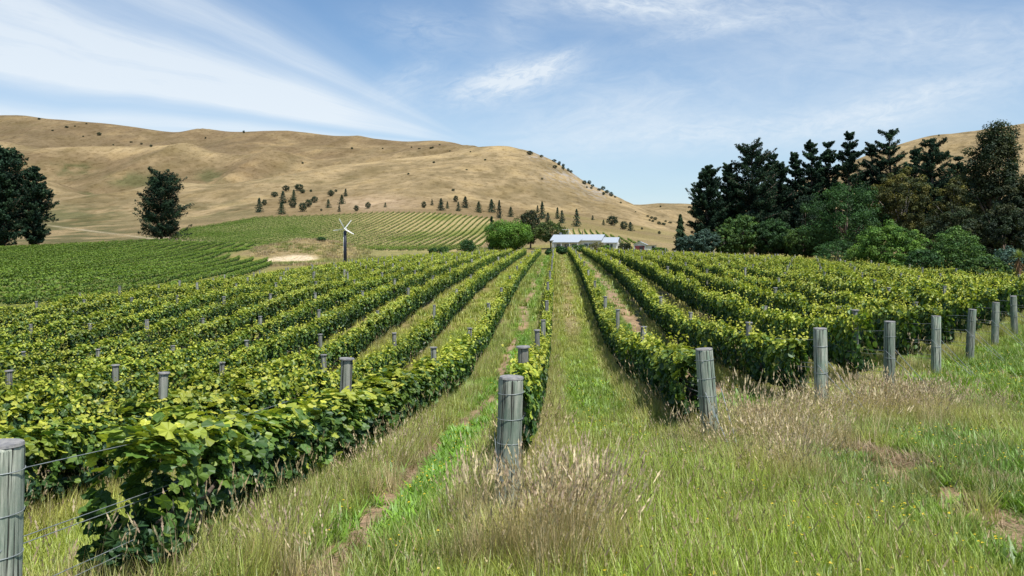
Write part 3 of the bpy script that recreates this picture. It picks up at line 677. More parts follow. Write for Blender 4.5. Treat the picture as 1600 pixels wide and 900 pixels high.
for k in range(-1, 11):
    X = row_x(k); Y = float(yend(X)) + (.08 if k == -1 else 0); z = gz1(X, Y); rg = random.Random(k + 77)
    rad = {0: .098, -1: .105}.get(k, .1); h = {0: 1.13, -1: 1.10, 1: 1.17, 2: 1.30}.get(k, 1.33)
    root = link('end_post', post_mesh(rad, h, k + 3), loc=(X, Y, z), rot=(R(rg.uniform(-1.5, 3)), R({-1: 1.5, 1: -4, 4: -1, 5: -3, 7: -4}.get(k, rg.uniform(-2, 2))), rg.uniform(0, 6)))
    tag(root, end_labels.get(k, 'stout end post of the %s row right of the central grass alley' % ORD[k - 1]), 'post', 'thick end posts of the vine rows')
    cm = MB(); pts = []
    cm.tube([(0, 0, h - .004), (0, 0, h + .010)], [rad * 1.0, rad * .96], 20); link('cap', cm.mesh('cap', [M_cap]), root)
    for f in ((.30, .55, .72, .90) if k in (0, 1, -1) else (.5, .8)):
        g = ring(rad * 1.035, .0024 if k < 2 else .0035, h * f, rg.uniform(-.008, .008), seed=rg.random() * 6)
        a = rg.uniform(0, 6); g.tube([(rad * 1.04 * math.cos(a), rad * 1.04 * math.sin(a), h * f), (rad * 1.25 * math.cos(a + .2), rad * 1.25 * math.sin(a + .2), h * f - .03)], .003, 5)
        link('wire_wrap', g.mesh('wire_wrap', [M_wire]), root)
    # two stay wires running back to a ground anchor
    sw = MB(); ax, ay = X - .05 + (.35 if k > 1 else .1), Y - 1.35
    if k == 0: ax, ay = X + .01, Y - .35
    if k == -1: ax, ay = X - .3, Y - 1.0
    az = gz1(ax, ay)
    for s_ in (-1, 1):
        sw.tube([(s_ * rad, 0, h * .62), (ax - X + s_ * .02, ay - Y, az - z)], .0028 if k < 1 else .0045, 5)
    so_ = link('stay_wire', sw.mesh('stay_wire', [M_wire]), loc=(X, Y, z))
    tag(so_, {-1: 'stay wire running down from the cut-off left post', 0: 'pair of stay wires close against the thickest centre post', 1: 'stay wires running down from the greenish post in seeding grass',
              2: 'pale stay wires from the grey post beside the big straw clump'}.get(k, 'slanting stay wires of the end post in the %s row right of the alley' % ORD[k - 1]), 'wire', 'stay wires of the end posts')
    # trellis wires from the end post into the canopy
    tw = link('trellis_wire', None, loc=(X, Y, z))
    tag(tw, {-1: 'slack trellis wires from the cut-off left post into the nearest vines', 0: 'trellis wires between the thickest centre post and its narrow vine row'}.get(k, 'trellis wires tied to the end post, %s row right of the alley' % ORD[max(k, 1) - 1]), 'wire', 'trellis wires')
    for f, dx in ((.30, 0), (.36, .03), (.55, 0), (.60, .06), (.88, 0)):
        w_ = MB(); pts = []
        for j in range(9):
            yy = j / 8 * 4.2; pts.append((dx, yy, h * f + gz1(X, Y + yy) - z - .05 * math.sin(math.pi * j / 8)))
        w_.tube(pts, .0026 if k < 1 else .004, 5); link('wire', w_.mesh('wire', [M_wire]), tw)

line_me = []
for i in range(5):
    line_me.append((post_mesh(.056 if i else .064, 1.0, 40 + i, n=10)))
capm = MB(); capm.tube([(0, 0, 0), (0, 0, .016)], [.073, .070], 14); cap_line = capm.mesh('cap', [M_cap])
cand = []
for k in range(KMIN, KMAX + 1):
    X, ys = row_range(k); Ye = float(yend(X))
    i = 0
    for j in range(0, 17):
        Y = 9.9 + 7.25 * j
        if Y < Ye + 1.6 or Y > ROW_END - max(0, (k - 9)) * 6: continue
        i += 1
        u = U0 + F * X / Y
        if u < -25 or u > 1625: continue
        cand.append((math.hypot(X, Y), k, i, X, Y))
cand.sort()
rest = MB()
for n_, (d, k, i, X, Y) in enumerate(cand):
    rg = random.Random(int(X * 10 + Y * 100)); z = gz1(X, Y)
    h = (1.38 if Y > 11 else 1.34) * (.95 if k < 0 else 1) * rg.uniform(.96, 1.07) + (.12 if rg.random() < .15 else 0)
    if n_ < 290:
        root = link('line_post', line_me[rg.randrange(5)], loc=(X + (rg.uniform(-.04, .04) if k else .015), Y, z), rot=(R(rg.uniform(-2, 2)), R(rg.uniform(-3, 3)), rg.uniform(0, 6)))
        root.scale = (rg.uniform(.9, 1.25), rg.uniform(.9, 1.25), h)
        if d < 60:
            c = link('cap', cap_line, root, (0, 0, 1.0)); c.scale = (1, 1, 1 / h)
        row = side(k).replace(' of the central grass alley', ' of central alley')
        tag(root, 'grey line post, %s from the near end, %s' % (ORD[i - 1], row), 'post', 'thin line posts along the vine rows')
    else:
        rest.tube([(X, Y, z), (X, Y, z + h)], .05, 6)
if rest.n: tag(link('line_post', rest.mesh('far_posts', [M_line])), 'far line posts showing as grey ticks above the vines', 'post', kind='stuff')

# ------------------------------------------------------------------ grass
def tuft(kind, seed):
    rg = np.random.default_rng(seed); V = []; Fq = []; C = []; n0 = 0; Ft = []
    def blade(x, y, h, w, lean, az, curl, col, alpha, seg=3):
        nonlocal n0
        d = np.array([math.cos(az), math.sin(az)]); s = np.array([-d[1], d[0]])
        pts = []
        for i in range(seg + 1):
            t = i / seg; o = lean * t + curl * t * t; zz = h * (t - .28 * curl * t * t / max(h, .01) * .6)
            ww = w * (1 - t) ** .7 * (.6 + .8 * (1 - t)) if i < seg else 0
            c = np.array([x, y]) + d * o
            if i < seg: pts += [(*(c - s * ww / 2), zz), (*(c + s * ww / 2), zz)]
            else: pts.append((*c, zz))
        V.extend(pts)
        for i in range(seg - 1): Fq.append((n0 + 2 * i, n0 + 2 * i + 1, n0 + 2 * i + 3, n0 + 2 * i + 2))
        Ft.append((n0 + 2 * seg - 2, n0 + 2 * seg - 1, n0 + 2 * seg))
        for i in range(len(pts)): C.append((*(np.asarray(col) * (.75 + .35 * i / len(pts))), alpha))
        n0 += len(pts); return np.array([*(np.array([x, y]) + d * (lean + curl)), h * (1 - .17 * curl / max(h, .01))]), d
    def head(p, d, l, w, col):
        nonlocal n0
        for i in range(5):
            t = i / 5; q = p + np.array([d[0] * .35 * l * t, d[1] * .35 * l * t, l * t * .9 - .02]); ww = w * (1 - .55 * abs(t - .35) / .65) * rg.uniform(.8, 1.25); a = rg.uniform(0, 3.14)
            e = np.array([math.cos(a) * ww, math.sin(a) * ww, 0]); up = np.array([d[0] * .12 * l, d[1] * .12 * l, l * .34])
            V.extend([q - up * .2, q + e + up * .35, q + up * 1.05, q - e + up * .35]); Fq.append((n0, n0 + 1, n0 + 2, n0 + 3))
            for _ in range(4): C.append((*(np.asarray(col) * rg.uniform(.7, 1.25)), 0))
            n0 += 4
    if kind == 'short':
        for i in range(60):
            r = .13 * math.sqrt(rg.uniform()); a = rg.uniform(0, 6.28); h = rg.uniform(.05, .15)
            blade(r * math.cos(a), r * math.sin(a), h, rg.uniform(.006, .011), rg.uniform(0, .06), rg.uniform(0, 6.28), rg.uniform(0, .06), (rg.uniform(.7, 1.35),) * 3 * np.array([1, 1, 1]), 1, 2)
    elif kind == 'tall':
        for i in range(46):
            r = .12 * math.sqrt(rg.uniform()); a = rg.uniform(0, 6.28); h = rg.uniform(.14, .36); dry = rg.uniform() < .14
            blade(r * math.cos(a), r * math.sin(a), h, rg.uniform(.005, .010), rg.uniform(0, .12), rg.uniform(0, 6.28), rg.uniform(0, .12), (c3(.38, .30, .14) if dry else c3(1, 1, 1)) * rg.uniform(.75, 1.3), 0 if dry else 1)
        for i in range(seed % 3):
            r = .1 * math.sqrt(rg.uniform()); a = rg.uniform(0, 6.28)
            p, d = blade(r * math.cos(a), r * math.sin(a), rg.uniform(.32, .48), .003, rg.uniform(.02, .12), rg.uniform(0, 6.28), rg.uniform(0, .05), c3(.34, .30, .13), 0)
            head(p, d, rg.uniform(.05, .08), .0058, [c3(.42, .32, .18), c3(.50, .41, .21), c3(.30, .21, .13)][i % 3])
    elif kind == 'straw':
        for i in range(70):
            r = .14 * math.sqrt(rg.uniform()); a = rg.uniform(0, 6.28); h = rg.uniform(.15, .5)
            blade(r * math.cos(a), r * math.sin(a), h, rg.uniform(.003, .007), rg.uniform(.02, .14), a + rg.normal(0, .7), rg.uniform(0, .12), (c3(.60, .49, .27) if rg.uniform() < .8 else c3(.22, .24, .08)) * rg.uniform(.6, 1.2), 0)
        for i in range(14):
            r = .12 * math.sqrt(rg.uniform()); a = rg.uniform(0, 6.28)
            p, d = blade(r * math.cos(a), r * math.sin(a), rg.uniform(.42, .66), .003, rg.uniform(.03, .14), a + rg.normal(0, .6), rg.uniform(0, .10), c3(.46, .36, .18), 0)
            head(p, d, rg.uniform(.06, .10), .0078, [c3(.60, .48, .31), c3(.46, .34, .24), c3(.68, .56, .36)][i % 3])
    elif kind == 'litter':   # matted dead stalks lying flat
        for i in range(50):
            r = .16 * math.sqrt(rg.uniform()); a = rg.uniform(0, 6.28)
            blade(r * math.cos(a), r * math.sin(a), rg.uniform(.01, .06), rg.uniform(.004, .008), rg.uniform(.05, .22), rg.uniform(0, 6.28), rg.uniform(0, .05), c3(.36, .26, .16) * rg.uniform(.5, 1.3), 0, 2)
    elif kind == 'weed':
        for i in range(26):
            r = .12 * math.sqrt(rg.uniform()); a = rg.uniform(0, 6.28)
            blade(r * math.cos(a), r * math.sin(a), rg.uniform(.05, .16), rg.uniform(.022, .045), rg.uniform(.02, .12), rg.uniform(0, 6.28), rg.uniform(.02, .08), c3(.88, 1.0, .75) * rg.uniform(.75, 1.25), 1, 3)
        if seed % 2:
            for i in range(2):
                x, y = rg.uniform(-.08, .08, 2); p, d = blade(x, y, .16, .004, .02, 1, .0, c3(.1, .16, .04), 0)
                V.extend([p + (-.011, 0, 0), p + (0, -.011, .004), p + (.011, 0, 0), p + (0, .011, .004)]); Fq.append((n0, n0 + 1, n0 + 2, n0 + 3)); C.extend([(.75, .55, .03, 0)] * 4); n0 += 4
    elif kind == 'broad':   # coarse tuft for far ground
        for i in range(34):
            r = .30 * math.sqrt(rg.uniform()); a = rg.uniform(0, 6.28); h = rg.uniform(.06, .20)
            blade(r * math.cos(a), r * math.sin(a), h, rg.uniform(.018, .032), rg.uniform(0, .1), rg.uniform(0, 6.28), rg.uniform(0, .06), (rg.uniform(.65, 1.35),) * 3 * np.array([1, 1, 1]), 1, 2)
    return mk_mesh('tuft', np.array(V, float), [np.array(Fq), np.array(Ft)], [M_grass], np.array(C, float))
tcol = bpy.data.collections.new('grass_tufts')
kinds = [('short', 3), ('tall', 4), ('straw', 4), ('litter', 2), ('weed', 2), ('broad', 3)]
KIDX = {}; n_ = 0
for kd, c in kinds:
    KIDX[kd] = (n_, c)
    for j in range(c):
        o = bpy.data.objects.new('tuft_%02d' % n_, tuft(kd, 900 + n_)); tcol.objects.link(o); n_ += 1
def scatter(name, P, kind, scale, tint, tilt, label):
    n = len(P); me = bpy.data.meshes.new(name); me.vertices.add(n); me.vertices.foreach_set('co', P.astype(np.float32).ravel())
    a = me.attributes.new('kind', 'INT', 'POINT'); a.data.foreach_set('value', kind.astype(np.int32))
    a = me.attributes.new('scl', 'FLOAT_VECTOR', 'POINT'); a.data.foreach_set('vector', scale.astype(np.float32).ravel())
    rot = np.c_[rng.normal(0, tilt, n), rng.normal(0, tilt, n), rng.uniform(0, 6.283, n)]
    a = me.attributes.new('rot', 'FLOAT_VECTOR', 'POINT'); a.data.foreach_set('vector', rot.astype(np.float32).ravel())
    a = me.attributes.new('tint', 'FLOAT_COLOR', 'POINT'); a.data.foreach_set('color', np.c_[tint, np.ones(n)].astype(np.float32).ravel())
    o = link(name, me); tag(o, label, kind='stuff')
    ng = bpy.data.node_groups.new(name, 'GeometryNodeTree'); ng.interface.new_socket('Geometry', in_out='INPUT', socket_type='NodeSocketGeometry'); ng.interface.new_socket('Geometry', in_out='OUTPUT', socket_type='NodeSocketGeometry')
    gi = ng.nodes.new('NodeGroupInput'); go = ng.nodes.new('NodeGroupOutput'); ip = ng.nodes.new('GeometryNodeInstanceOnPoints'); ci = ng.nodes.new('GeometryNodeCollectionInfo')
    ci.inputs['Collection'].default_value = tcol; ci.inputs['Separate Children'].default_value = True; ci.inputs['Reset Children'].default_value = True
    def na(nm, ty): q = ng.nodes.new('GeometryNodeInputNamedAttribute'); q.data_type = ty; q.inputs[0].default_value = nm; return q.outputs[0]
    ng.links.new(gi.outputs[0], ip.inputs['Points']); ng.links.new(ci.outputs[0], ip.inputs['Instance']); ip.inputs['Pick Instance'].default_value = True
    ng.links.new(na('kind', 'INT'), ip.inputs['Instance Index']); ng.links.new(na('rot', 'FLOAT_VECTOR'), ip.inputs['Rotation']); ng.links.new(na('scl', 'FLOAT_VECTOR'), ip.inputs['Scale'])
    ng.links.new(ip.outputs[0], go.inputs[0]); md = o.modifiers.new('grass', 'NODES'); md.node_group = ng
    return o
def pts_in(n, y0, y1, pad=.4):
    """random places inside the wedge of ground the picture takes in"""
    Y = np.sqrt(rng.uniform(y0 ** 2, y1 ** 2, n)); t = rng.uniform(-(U0 + 60) / F, (1600 + 60 - U0) / F, n); return t * Y + rng.uniform(-pad, pad, n), Y
def pick(kd, n): a, c = KIDX[kd]; return a + rng.integers(0, c, n)
def grass(name, label, n, y0, y1, coarse, size):
    X, Y = pts_in(n, y0, y1); keep = (X > -28) | (Y < 30); X, Y = X[keep], Y[keep]
    C, H, bare = grass_tint(X, Y)
    f = (X - X0) / SP; f = f - np.floor(f); nearrow = np.minimum(f, 1 - f) * SP; inrow = Y > yend(X) + 1
    keep = (rng.uniform(size=len(X)) > bare * .85) & ~((nearrow < .12) & inrow & (rng.uniform(size=len(X)) < .6)); X, Y, C, H, bare, inrow, nearrow = (q[keep] for q in (X, Y, C, H, bare, inrow, nearrow))
    n = len(X); r = rng.uniform(size=n); drym = C[:, 0] / C[:, 1]
    if coarse: kd = pick('broad', n); hs = H / .16
    else:
        kd = pick('short', n); tall = r < sstep(H, .15, .28) * .85; kd = np.where(tall, pick('tall', n), kd)
        stra = rng.uniform(size=n) < sstep(drym, 1.10, 1.27) * np.where(inrow, .22, .5); kd = np.where(stra, pick('straw', n), kd)
        weed = (rng.uniform(size=n) < .17 + .2 * ((X > 5.5) & (Y < 26) & ~inrow)) & (drym < .9); kd = np.where(weed, pick('weed', n), kd)
        lit = rng.uniform(size=n) < bare * .9; kd = np.where(lit, pick('litter', n), kd)
        hs = np.where(tall, H / .34, np.where(stra, np.clip(H / .60, .25, .9), H / .17)); hs = np.where(lit | weed, 1, hs)
        hs = np.where(stra & inrow, hs * .75, hs)
    s = size * rng.uniform(.75, 1.25, n); hz = np.clip(hs, .4, 1.5) * s
    P = np.c_[X, Y, gz(X, Y) - .012]
    tint = C * rng.uniform(.75, 1.3, (n, 1)) * c3(1.45, 1.6, 1.1)
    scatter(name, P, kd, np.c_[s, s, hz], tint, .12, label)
grass('grass', 'rough mixed grass of the headland around the end posts', 17000, 2.6, 13, False, 1.0)
grass('grass', 'grass standing between the nearer vine rows', 24000, 13, 34, False, 1.25)
grass('grass', 'grass between the vine rows farther off', 26000, 34, 122, True, 1.25)
def rough_far():
    n = 9000; X = rng.uniform(-95, -18, n); Y = rng.uniform(135, 245, n); u = U0 + F * X / Y
    k = ~vine_mask(X, Y) & (u > 395) & (u < 800) & (((X + 54) / 7) ** 2 + ((Y - 168) / 8) ** 2 > 1); X, Y = X[k], Y[k]; n = len(X)
    g = fbm(X / 9, Y / 12, 88, 3); C = mixc(np.broadcast_to(DRY * 1.1, (n, 3)), np.broadcast_to(OLIVE * .9, (n, 3)), sstep(g, .42, .62)); s = rng.uniform(1.2, 3.2, n)
    scatter('rough_grass', np.c_[X, Y, gz(X, Y) - .02], pick('broad', n), np.c_[s, s, s * rng.uniform(.7, 1.6, n)], C * rng.uniform(.9, 1.6, (n, 1)), .15, 'rough dry grass on the mound around the wind machine')
rough_far()
# clumps of tall seeding straw grass
def clumps(name, label, spots, kd, sc_, hmul, tint=None):
    X = []; Y = []
    for (x, y, a, b, n) in spots: X.append(rng.normal(x, a, n)); Y.append(rng.normal(y, b, n))
    X = np.concatenate(X); Y = np.concatenate(Y); n = len(X); s = sc_ * rng.uniform(.75, 1.2, n)
    scatter(name, np.c_[X, Y, gz(X, Y) - .01], pick(kd, n), np.c_[s, s, s * hmul], np.tile(tint if tint is not None else OLIVE, (n, 1)) * rng.uniform(.8, 1.3, (n, 1)), .16, label)
clumps('straw_grass', 'tall seeding straw-coloured grass clumps on the headland',
       [(2.02, 7.6, .17, .40, 30), (2.3, 9.4, .40, .5, 40), (1.75, 9.0, .18, .3, 14), (3.2, 11.2, .5, .6, 26), (4.7, 11.5, .50, .5, 90), (5.4, 12.0, .4, .5, 24), (-1.75, 7.8, .14, .6, 8),
        (-1.6, 5.2, .2, .2, 7), (-1.8, 10.5, .12, .9, 12), (-2.9, 4.7, .4, .12, 5), (3.15, 9.6, .3, .25, 16)], 'straw', .9, .88)
clumps('straw_grass', 'tallest pale straw clump, around the foot of the thickest centre post',
       [(-.02, 5.15, .20, .14, 26), (.16, 5.45, .13, .2, 22), (.26, 6.1, .12, .3, 12), (-.68, 6.2, .07, .2, 8), (-.42, 5.2, .12, .12, 7)], 'straw', .9, 1.12)
clumps('dead_thatch', 'matted brown dead grass along the edge of the mulch line',
       [(3.1 + .3 * (10.2 - y) - .9 + .9, y, .16, .14, 13) for y in np.arange(6.6, 10.4, .28)] + [(3.7, 10.3, .4, .15, 26), (4.3, 9.0, .25, .12, 22)], 'litter', 1.1, 1.8)
clumps('seeding_grass', 'fine purple-brown seed heads in the long grass of the alley mouth', [(.75, 7.8, .5, 1.1, 90), (1.3, 6.2, .8, .5, 50), (.6, 10.5, .5, 1.5, 60), (2.6, 6.4, .6, .6, 30), (6.5, 12.5, 1.2, 1.5, 50), (-.9, 5.6, .25, .3, 10)], 'tall', .95, .95, OLIVE * 1.3)
clumps('lush_grass', 'lush dark green grass tussocks at the right of the headland', [(4.35, 9.6, .14, .14, 12), (3.9, 7.9, .18, .18, 8), (4.6, 8.3, .5, .25, 26), (2.6, 8.7, .3, .4, 24), (3.2, 7.2, .35, .4, 24), (-.9, 7.0, .2, 1.0, 20)], 'tall', .8, .8, LUSH * 1.15)

# ------------------------------------------------------------------ trees
def blob_points(rg, c, r, n, squash=.75):
    d = unit(rg.normal(size=(n, 3))); rad = (.45 + .55 * rg.uniform(size=(n, 1)) ** .6)
    return c + d * rad * r * np.array([1, 1, squash]), d
def broadleaf(h, w, seed, cols, nleaf=6500, leaf=.32, base=.12, clump=.26, kind='quad', irregular=.35, flat=.8, droop=0.0, thin=1.0, trunkm=None):
    rg = np.random.default_rng(seed); nb = 230; clump = clump * .62; parts = []; m = MB(); tops = []
    W = w / 2; trunk_h = h * max(base, .1)
    m.tube([(0, 0, -.3), (rg.normal(0, .02) * h, rg.normal(0, .02) * h, trunk_h), (rg.normal(0, .03) * h, rg.normal(0, .03) * h, h * .55)], [.035 * h * .7, .028 * h * .7, .012 * h], 8)
    for i in range(nb):
        d = unit(rg.normal(size=3)); q = rg.uniform(.45, 1.0) ** .6; an = math.atan2(d[1], d[0])
        irr = 1 + irregular * (vnoise(np.array([an * 1.3 + seed]), np.array([d[2] * 2 + 5]), seed)[0] - .5) * 2
        c = np.array([d[0] * W * q * irr, d[1] * W * q * irr, 0]) * (1 - clump * .55)
        zc = h * (base + (1 - base) * .5) + d[2] * h * (1 - base) * .5 * q * (1 - clump * .4)
        c[2] = max(zc, h * base * .7 + .1) - droop * (c[0] ** 2 + c[1] ** 2) / (W * W) * h * .2
        r = clump * min(W, h * .5) * rg.uniform(.7, 1.35); n = int(nleaf / nb * thin); P, D = blob_points(rg, c, r, n, flat)
        tone = rg.uniform(.72, 1.3); pal = cols[rg.integers(0, len(cols))]
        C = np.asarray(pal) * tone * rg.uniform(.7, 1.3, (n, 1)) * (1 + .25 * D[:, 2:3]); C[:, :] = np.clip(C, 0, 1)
        N = D + [0, 0, .5] + rg.normal(0, .4, (n, 3))
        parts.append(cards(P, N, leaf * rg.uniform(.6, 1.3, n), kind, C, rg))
        if i % 12 == 0:
            st = np.array([0, 0, h * rg.uniform(base, .4)]); m.tube([st, (st + c) / 2 + [0, 0, .03 * h], c], [.008 * h, .005 * h, .002 * h], 5)
    V, Fs, C = merge(parts); Vt = m
    return m.mesh('trunk', [trunkm or M_bark], True), mk_mesh('crown', V, Fs, [M_broad], C)
def pine(h, w, seed, cols, nleaf=6500, leaf=.42, base=.28, flat_top=False, lean=0.0, dense=1.0):
    rg = np.random.default_rng(seed); parts = []; m = MB(); W = w / 2
    pts = [(0, 0, -.3)]; x = y = 0
    for i in range(1, 8): x += rg.normal(0, .006) * h + lean * h / 8; y += rg.normal(0, .006) * h; pts.append((x, y, h * i / 7.4))
    m.tube(pts, [.022 * h * (1 - i / 9) for i in range(8)], 8); pa = np.array(pts)
    tiers = int(30 * dense) + 5; pads = []
    for t in range(tiers):
        q = base + (1 - base) * (t + rg.uniform(-1.2, 1.2)) / tiers; q = min(max(q, base), .985)
        env = (1 - ((q - .45) / .62) ** 2 if q > .45 else .75 + .25 * q / .45); env = max(env, .16)
        if flat_top: env = max(env, .55 if q < .95 else .35)
        ox, oy = np.interp(q * h, pa[:, 2], pa[:, 0]), np.interp(q * h, pa[:, 2], pa[:, 1])
        a0 = rg.uniform(0, 6.28)
        for b in range(5):
            if rg.uniform() < .22: continue
            a = a0 + b * 1.257 + rg.normal(0, .3); l = W * env * rg.uniform(.40, 1.12) * (1.3 if rg.uniform() < .15 else 1); rise = l * rg.uniform(.05, .9)
            e = np.array([ox + math.cos(a) * l, oy + math.sin(a) * l, q * h + rise]); s0 = np.array([ox, oy, q * h]); m.tube([s0, (s0 + e) / 2 - [0, 0, .04 * l], e], [.006 * h, .004 * h, .0018 * h], 4)
            pads.append((s0 + (e - s0) * .12, e, W * rg.uniform(.14, .26) * (.75 + .4 * (1 - q)), a, q))
            if l > .5 * W:
                a2 = a + rg.choice([-1, 1]) * rg.uniform(.4, .9); f = s0 + (e - s0) * .5; pads.append((f, f + np.array([math.cos(a2), math.sin(a2), rg.uniform(.2, .8)]) * l * .45, W * rg.uniform(.12, .2), a2, q))
    top_ = np.array([pa[-1, 0], pa[-1, 1], h]); pads.append((top_ - [0, 0, h * .12], top_, W * .2, 0, 1))
    n = max(16, int(nleaf / len(pads)))
    for s0, e, r, a, q in pads:
        t = rg.uniform(0, 1, (n, 1)) ** .75; mid_ = (s0 + e) / 2 - [0, 0, .10 * np.linalg.norm(e - s0)]
        ax = (1 - t) ** 2 * s0 + 2 * t * (1 - t) * mid_ + t * t * e
        rr_ = r * (1 - t) ** .55 * (.35 + .65 * t ** .4) * 1.25 + .03 * W
        D = unit(rg.normal(size=(n, 3))); P = ax + D * rr_ * rg.uniform(.3, 1.0, (n, 1)) * [1, 1, .8]
        tone = rg.uniform(.7, 1.35)
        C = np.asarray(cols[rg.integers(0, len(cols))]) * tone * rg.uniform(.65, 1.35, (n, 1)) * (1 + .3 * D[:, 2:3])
        N = D + rg.normal(0, .5, (n, 3)); sp = np.array([math.cos(a) * .7, math.sin(a) * .7, .8])
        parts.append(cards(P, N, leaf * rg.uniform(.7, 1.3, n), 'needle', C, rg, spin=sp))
    V, Fs, C = merge(parts)
    return m.mesh('trunk', [M_bark], True), mk_mesh('crown', V, Fs, [M_pine], C)
def cone_tree(h, w, seed, cols, nleaf=900, leaf=.4):
    rg = np.random.default_rng(seed); m = MB(); m.tube([(0, 0, -.2), (0, 0, h * .5), (0, 0, h * .96)], [.03 * h, .018 * h, .004 * h], 6)
    n = nleaf; q = rg.uniform(0.03, 1, n) ** 1.25; a = rg.uniform(0, 6.28, n); tier = .75 + .35 * np.sin(q * 34 + a * 2 + seed)
    irr = .7 + .6 * vnoise(a * 1.2 + seed, q * 7, seed)
    r = w / 2 * (1 - q) ** .8 * tier * irr * rg.uniform(.5, 1.0, n) + .02 * w
    P = np.c_[r * np.cos(a), r * np.sin(a), h * q]; D = np.c_[np.cos(a), np.sin(a), np.full(n, .6)]
    C = np.asarray(cols[0]) * rg.uniform(.6, 1.35, (n, 1))
    V, Fs, Cc = cards(P, D + rg.normal(0, .4, (n, 3)), leaf * rg.uniform(.7, 1.3, n), 'needle', C, rg, spin=np.array([0, 0, .6]) + .8 * D)
    return m.mesh('trunk', [M_bark], True), mk_mesh('crown', V, Fs, [M_pine], Cc)

PINE = [(.019, .042, .024), (.030, .058, .029), (.014, .031, .020)]
DARKG = [(.032, .078, .022), (.042, .095, .026), (.026, .062, .022)]
MIDG = [(.060, .115, .028), (.085, .15, .034), (.045, .095, .028)]
BRIGHT = [(.085, .165, .028), (.115, .20, .034), (.060, .125, .025)]
OLIV = [(.070, .078, .024), (.125, .115, .030), (.045, .055, .022)]
GUM = [(.026, .040, .018), (.046, .052, .020), (.018, .030, .016)]
BLUEG = [(.050, .095, .075), (.065, .115, .085)]
def place(kindname, meshes, u, vtop, Y, label, cat='tree', group=None, hmesh=None, rz=0, vbase=None):
    """stand a tree on the ground at a bearing and distance and scale it to its real height"""
    X = (u - U0) / F * Y; z = gz1(X, Y); 
    o = link(kindname, None, loc=(X, Y, z - .05), rot=(0, 0, rz)); tag(o, label, cat, group)
    link('trunk', meshes[0], o); link('crown', meshes[1], o)
    return o
def tree(name, fn, u, vtop, wpx, Y, label, cat='tree', group=None, **kw):
    X = (u - U0) / F * Y; z = gz1(X, Y); ztop = (V0 - vtop) * Y / F; h = max(ztop - z, 1.0)
    return place(name, fn(h, wpx * Y / F, **kw), u, vtop, Y, label, cat, group)

# left side
G1 = 'dark pines at the left edge'
tree('pine_tree', pine, 4, 236, 98, 222, 'tallest dark pine, at the left edge above the vines', group=G1, seed=11, cols=PINE, nleaf=32000, leaf=.60, base=.04, dense=1.5)
tree('pine_tree', pine, -38, 246, 120, 232, 'dark pine cut off by the left edge', group=G1, seed=12, cols=PINE, nleaf=12000, leaf=.62, base=.05, dense=1.5)
tree('pine_tree', pine, 52, 262, 52, 226, 'shorter dark pine with upswept limbs, right of the tallest left pine', group=G1, seed=13, cols=PINE, nleaf=18000, leaf=.55, base=.04, dense=1.6)
tree('pine_tree', pine, 252, 275, 88, 262, 'lone dark tree with an uneven crown on the pale bank', seed=21, cols=PINE, nleaf=26000, leaf=.52, base=.03, flat_top=True, dense=.9, lean=.0)
# plantation conifers on the hill foot
small = [cone_tree(1, .62, s, [c], 520, .085) for s, c in ((1, (.024, .046, .028)), (2, (.030, .052, .030)), (3, (.020, .040, .026)), (4, (.034, .058, .030)))]
wide = [broadleaf(1, 1.15, 30 + s, [(.026, .046, .026), (.034, .055, .028)], 700, .10, base=.02, clump=.36, flat=.7) for s in range(3)]
SM = [(405, 332, 20, 12), (413, 321, 9, 9), (429, 308, 8, 12), (440, 335, 17, 14), (442, 318, 17, 12), (447, 299, 9, 12), (457, 325, 15, 14), (459, 312, 14, 9), (467, 298, 10, 15), (473, 302, 6, 10), (486, 300, 4, 5), (473, 331, 14, 14), (482, 324, 12, 12), (491, 317, 10, 12),
      (513, 325, 12, 9), (517, 307, 10, 11), (525, 300, 4, 5), (530, 331, 10, 5), (534, 319, 13, 11), (540, 307, 11, 7), (557, 330, 9, 9), (575, 326, 10, 10), (602, 324, 7, 5), (502, 330, 4, 4), (662, 325, 10, 9), (675, 321, 9, 5), (689, 329, 17, 11), (699, 326, 10, 6),
      (712, 316, 10, 9), (727, 325, 16, 12), (716, 330, 13, 8), (748, 332, 15, 12), (768, 332, 18, 13), (768, 325, 12, 9), (780, 341, 25, 9), (798, 339, 14, 11), (840, 332, 10, 6), (847, 342, 24, 12), (856, 348, 14, 10), (871, 342, 16, 8), (878, 349, 18, 11), (901, 354, 24, 13), (926, 344, 7, 5),
      (943, 352, 8, 6), (957, 353, 15, 20), (975, 359, 13, 14), (985, 361, 13, 11), (1003, 359, 4, 4), (1030, 366, 5, 6)]
def depth_at(u, v, lo, hi):
    Ys = np.linspace(lo, hi, 600); X = (u - U0) / F * Ys; vv = V0 - F * gz(X, Ys) / Ys
    vis = np.minimum.accumulate(vv); ok = np.where(vis <= v)[0]
    return float(Ys[ok[0]]) if len(ok) else None
SM.sort(); wn = {True: 0, False: 0}
for i, (u, vb, hp, wp) in enumerate(SM):
    Y = depth_at(u, vb, 330 if u < 760 else 260, 800)
    if Y is None: continue
    X = (u - U0) / F * Y; z = gz1(X, Y); h = hp * 1.12 * Y / F; rg = random.Random(i)
    wd = wp > hp * .85
    ms = wide[i % 3] if wd else small[i % 4]
    o = link('shrub' if wd else 'young_conifer', None, loc=(X, Y, z - .1), rot=(0, 0, rg.uniform(0, 6)))
    s = (wp * Y / F) / (1.15 if wd else .44); o.scale = (s, s, h)
    link('trunk', ms[0], o); link('crown', ms[1], o)
    wn[wd] += 1
    tag(o, ('dark bushy shrub on the brown slope, %s shrub from the left there' if wd else 'small dark conifer on the brown slope, %s conifer from the left there') % ordw(wn[wd]), 'shrub' if wd else 'tree', 'shrubs on the lower hill slope' if wd else 'young conifers on the lower hill slope')
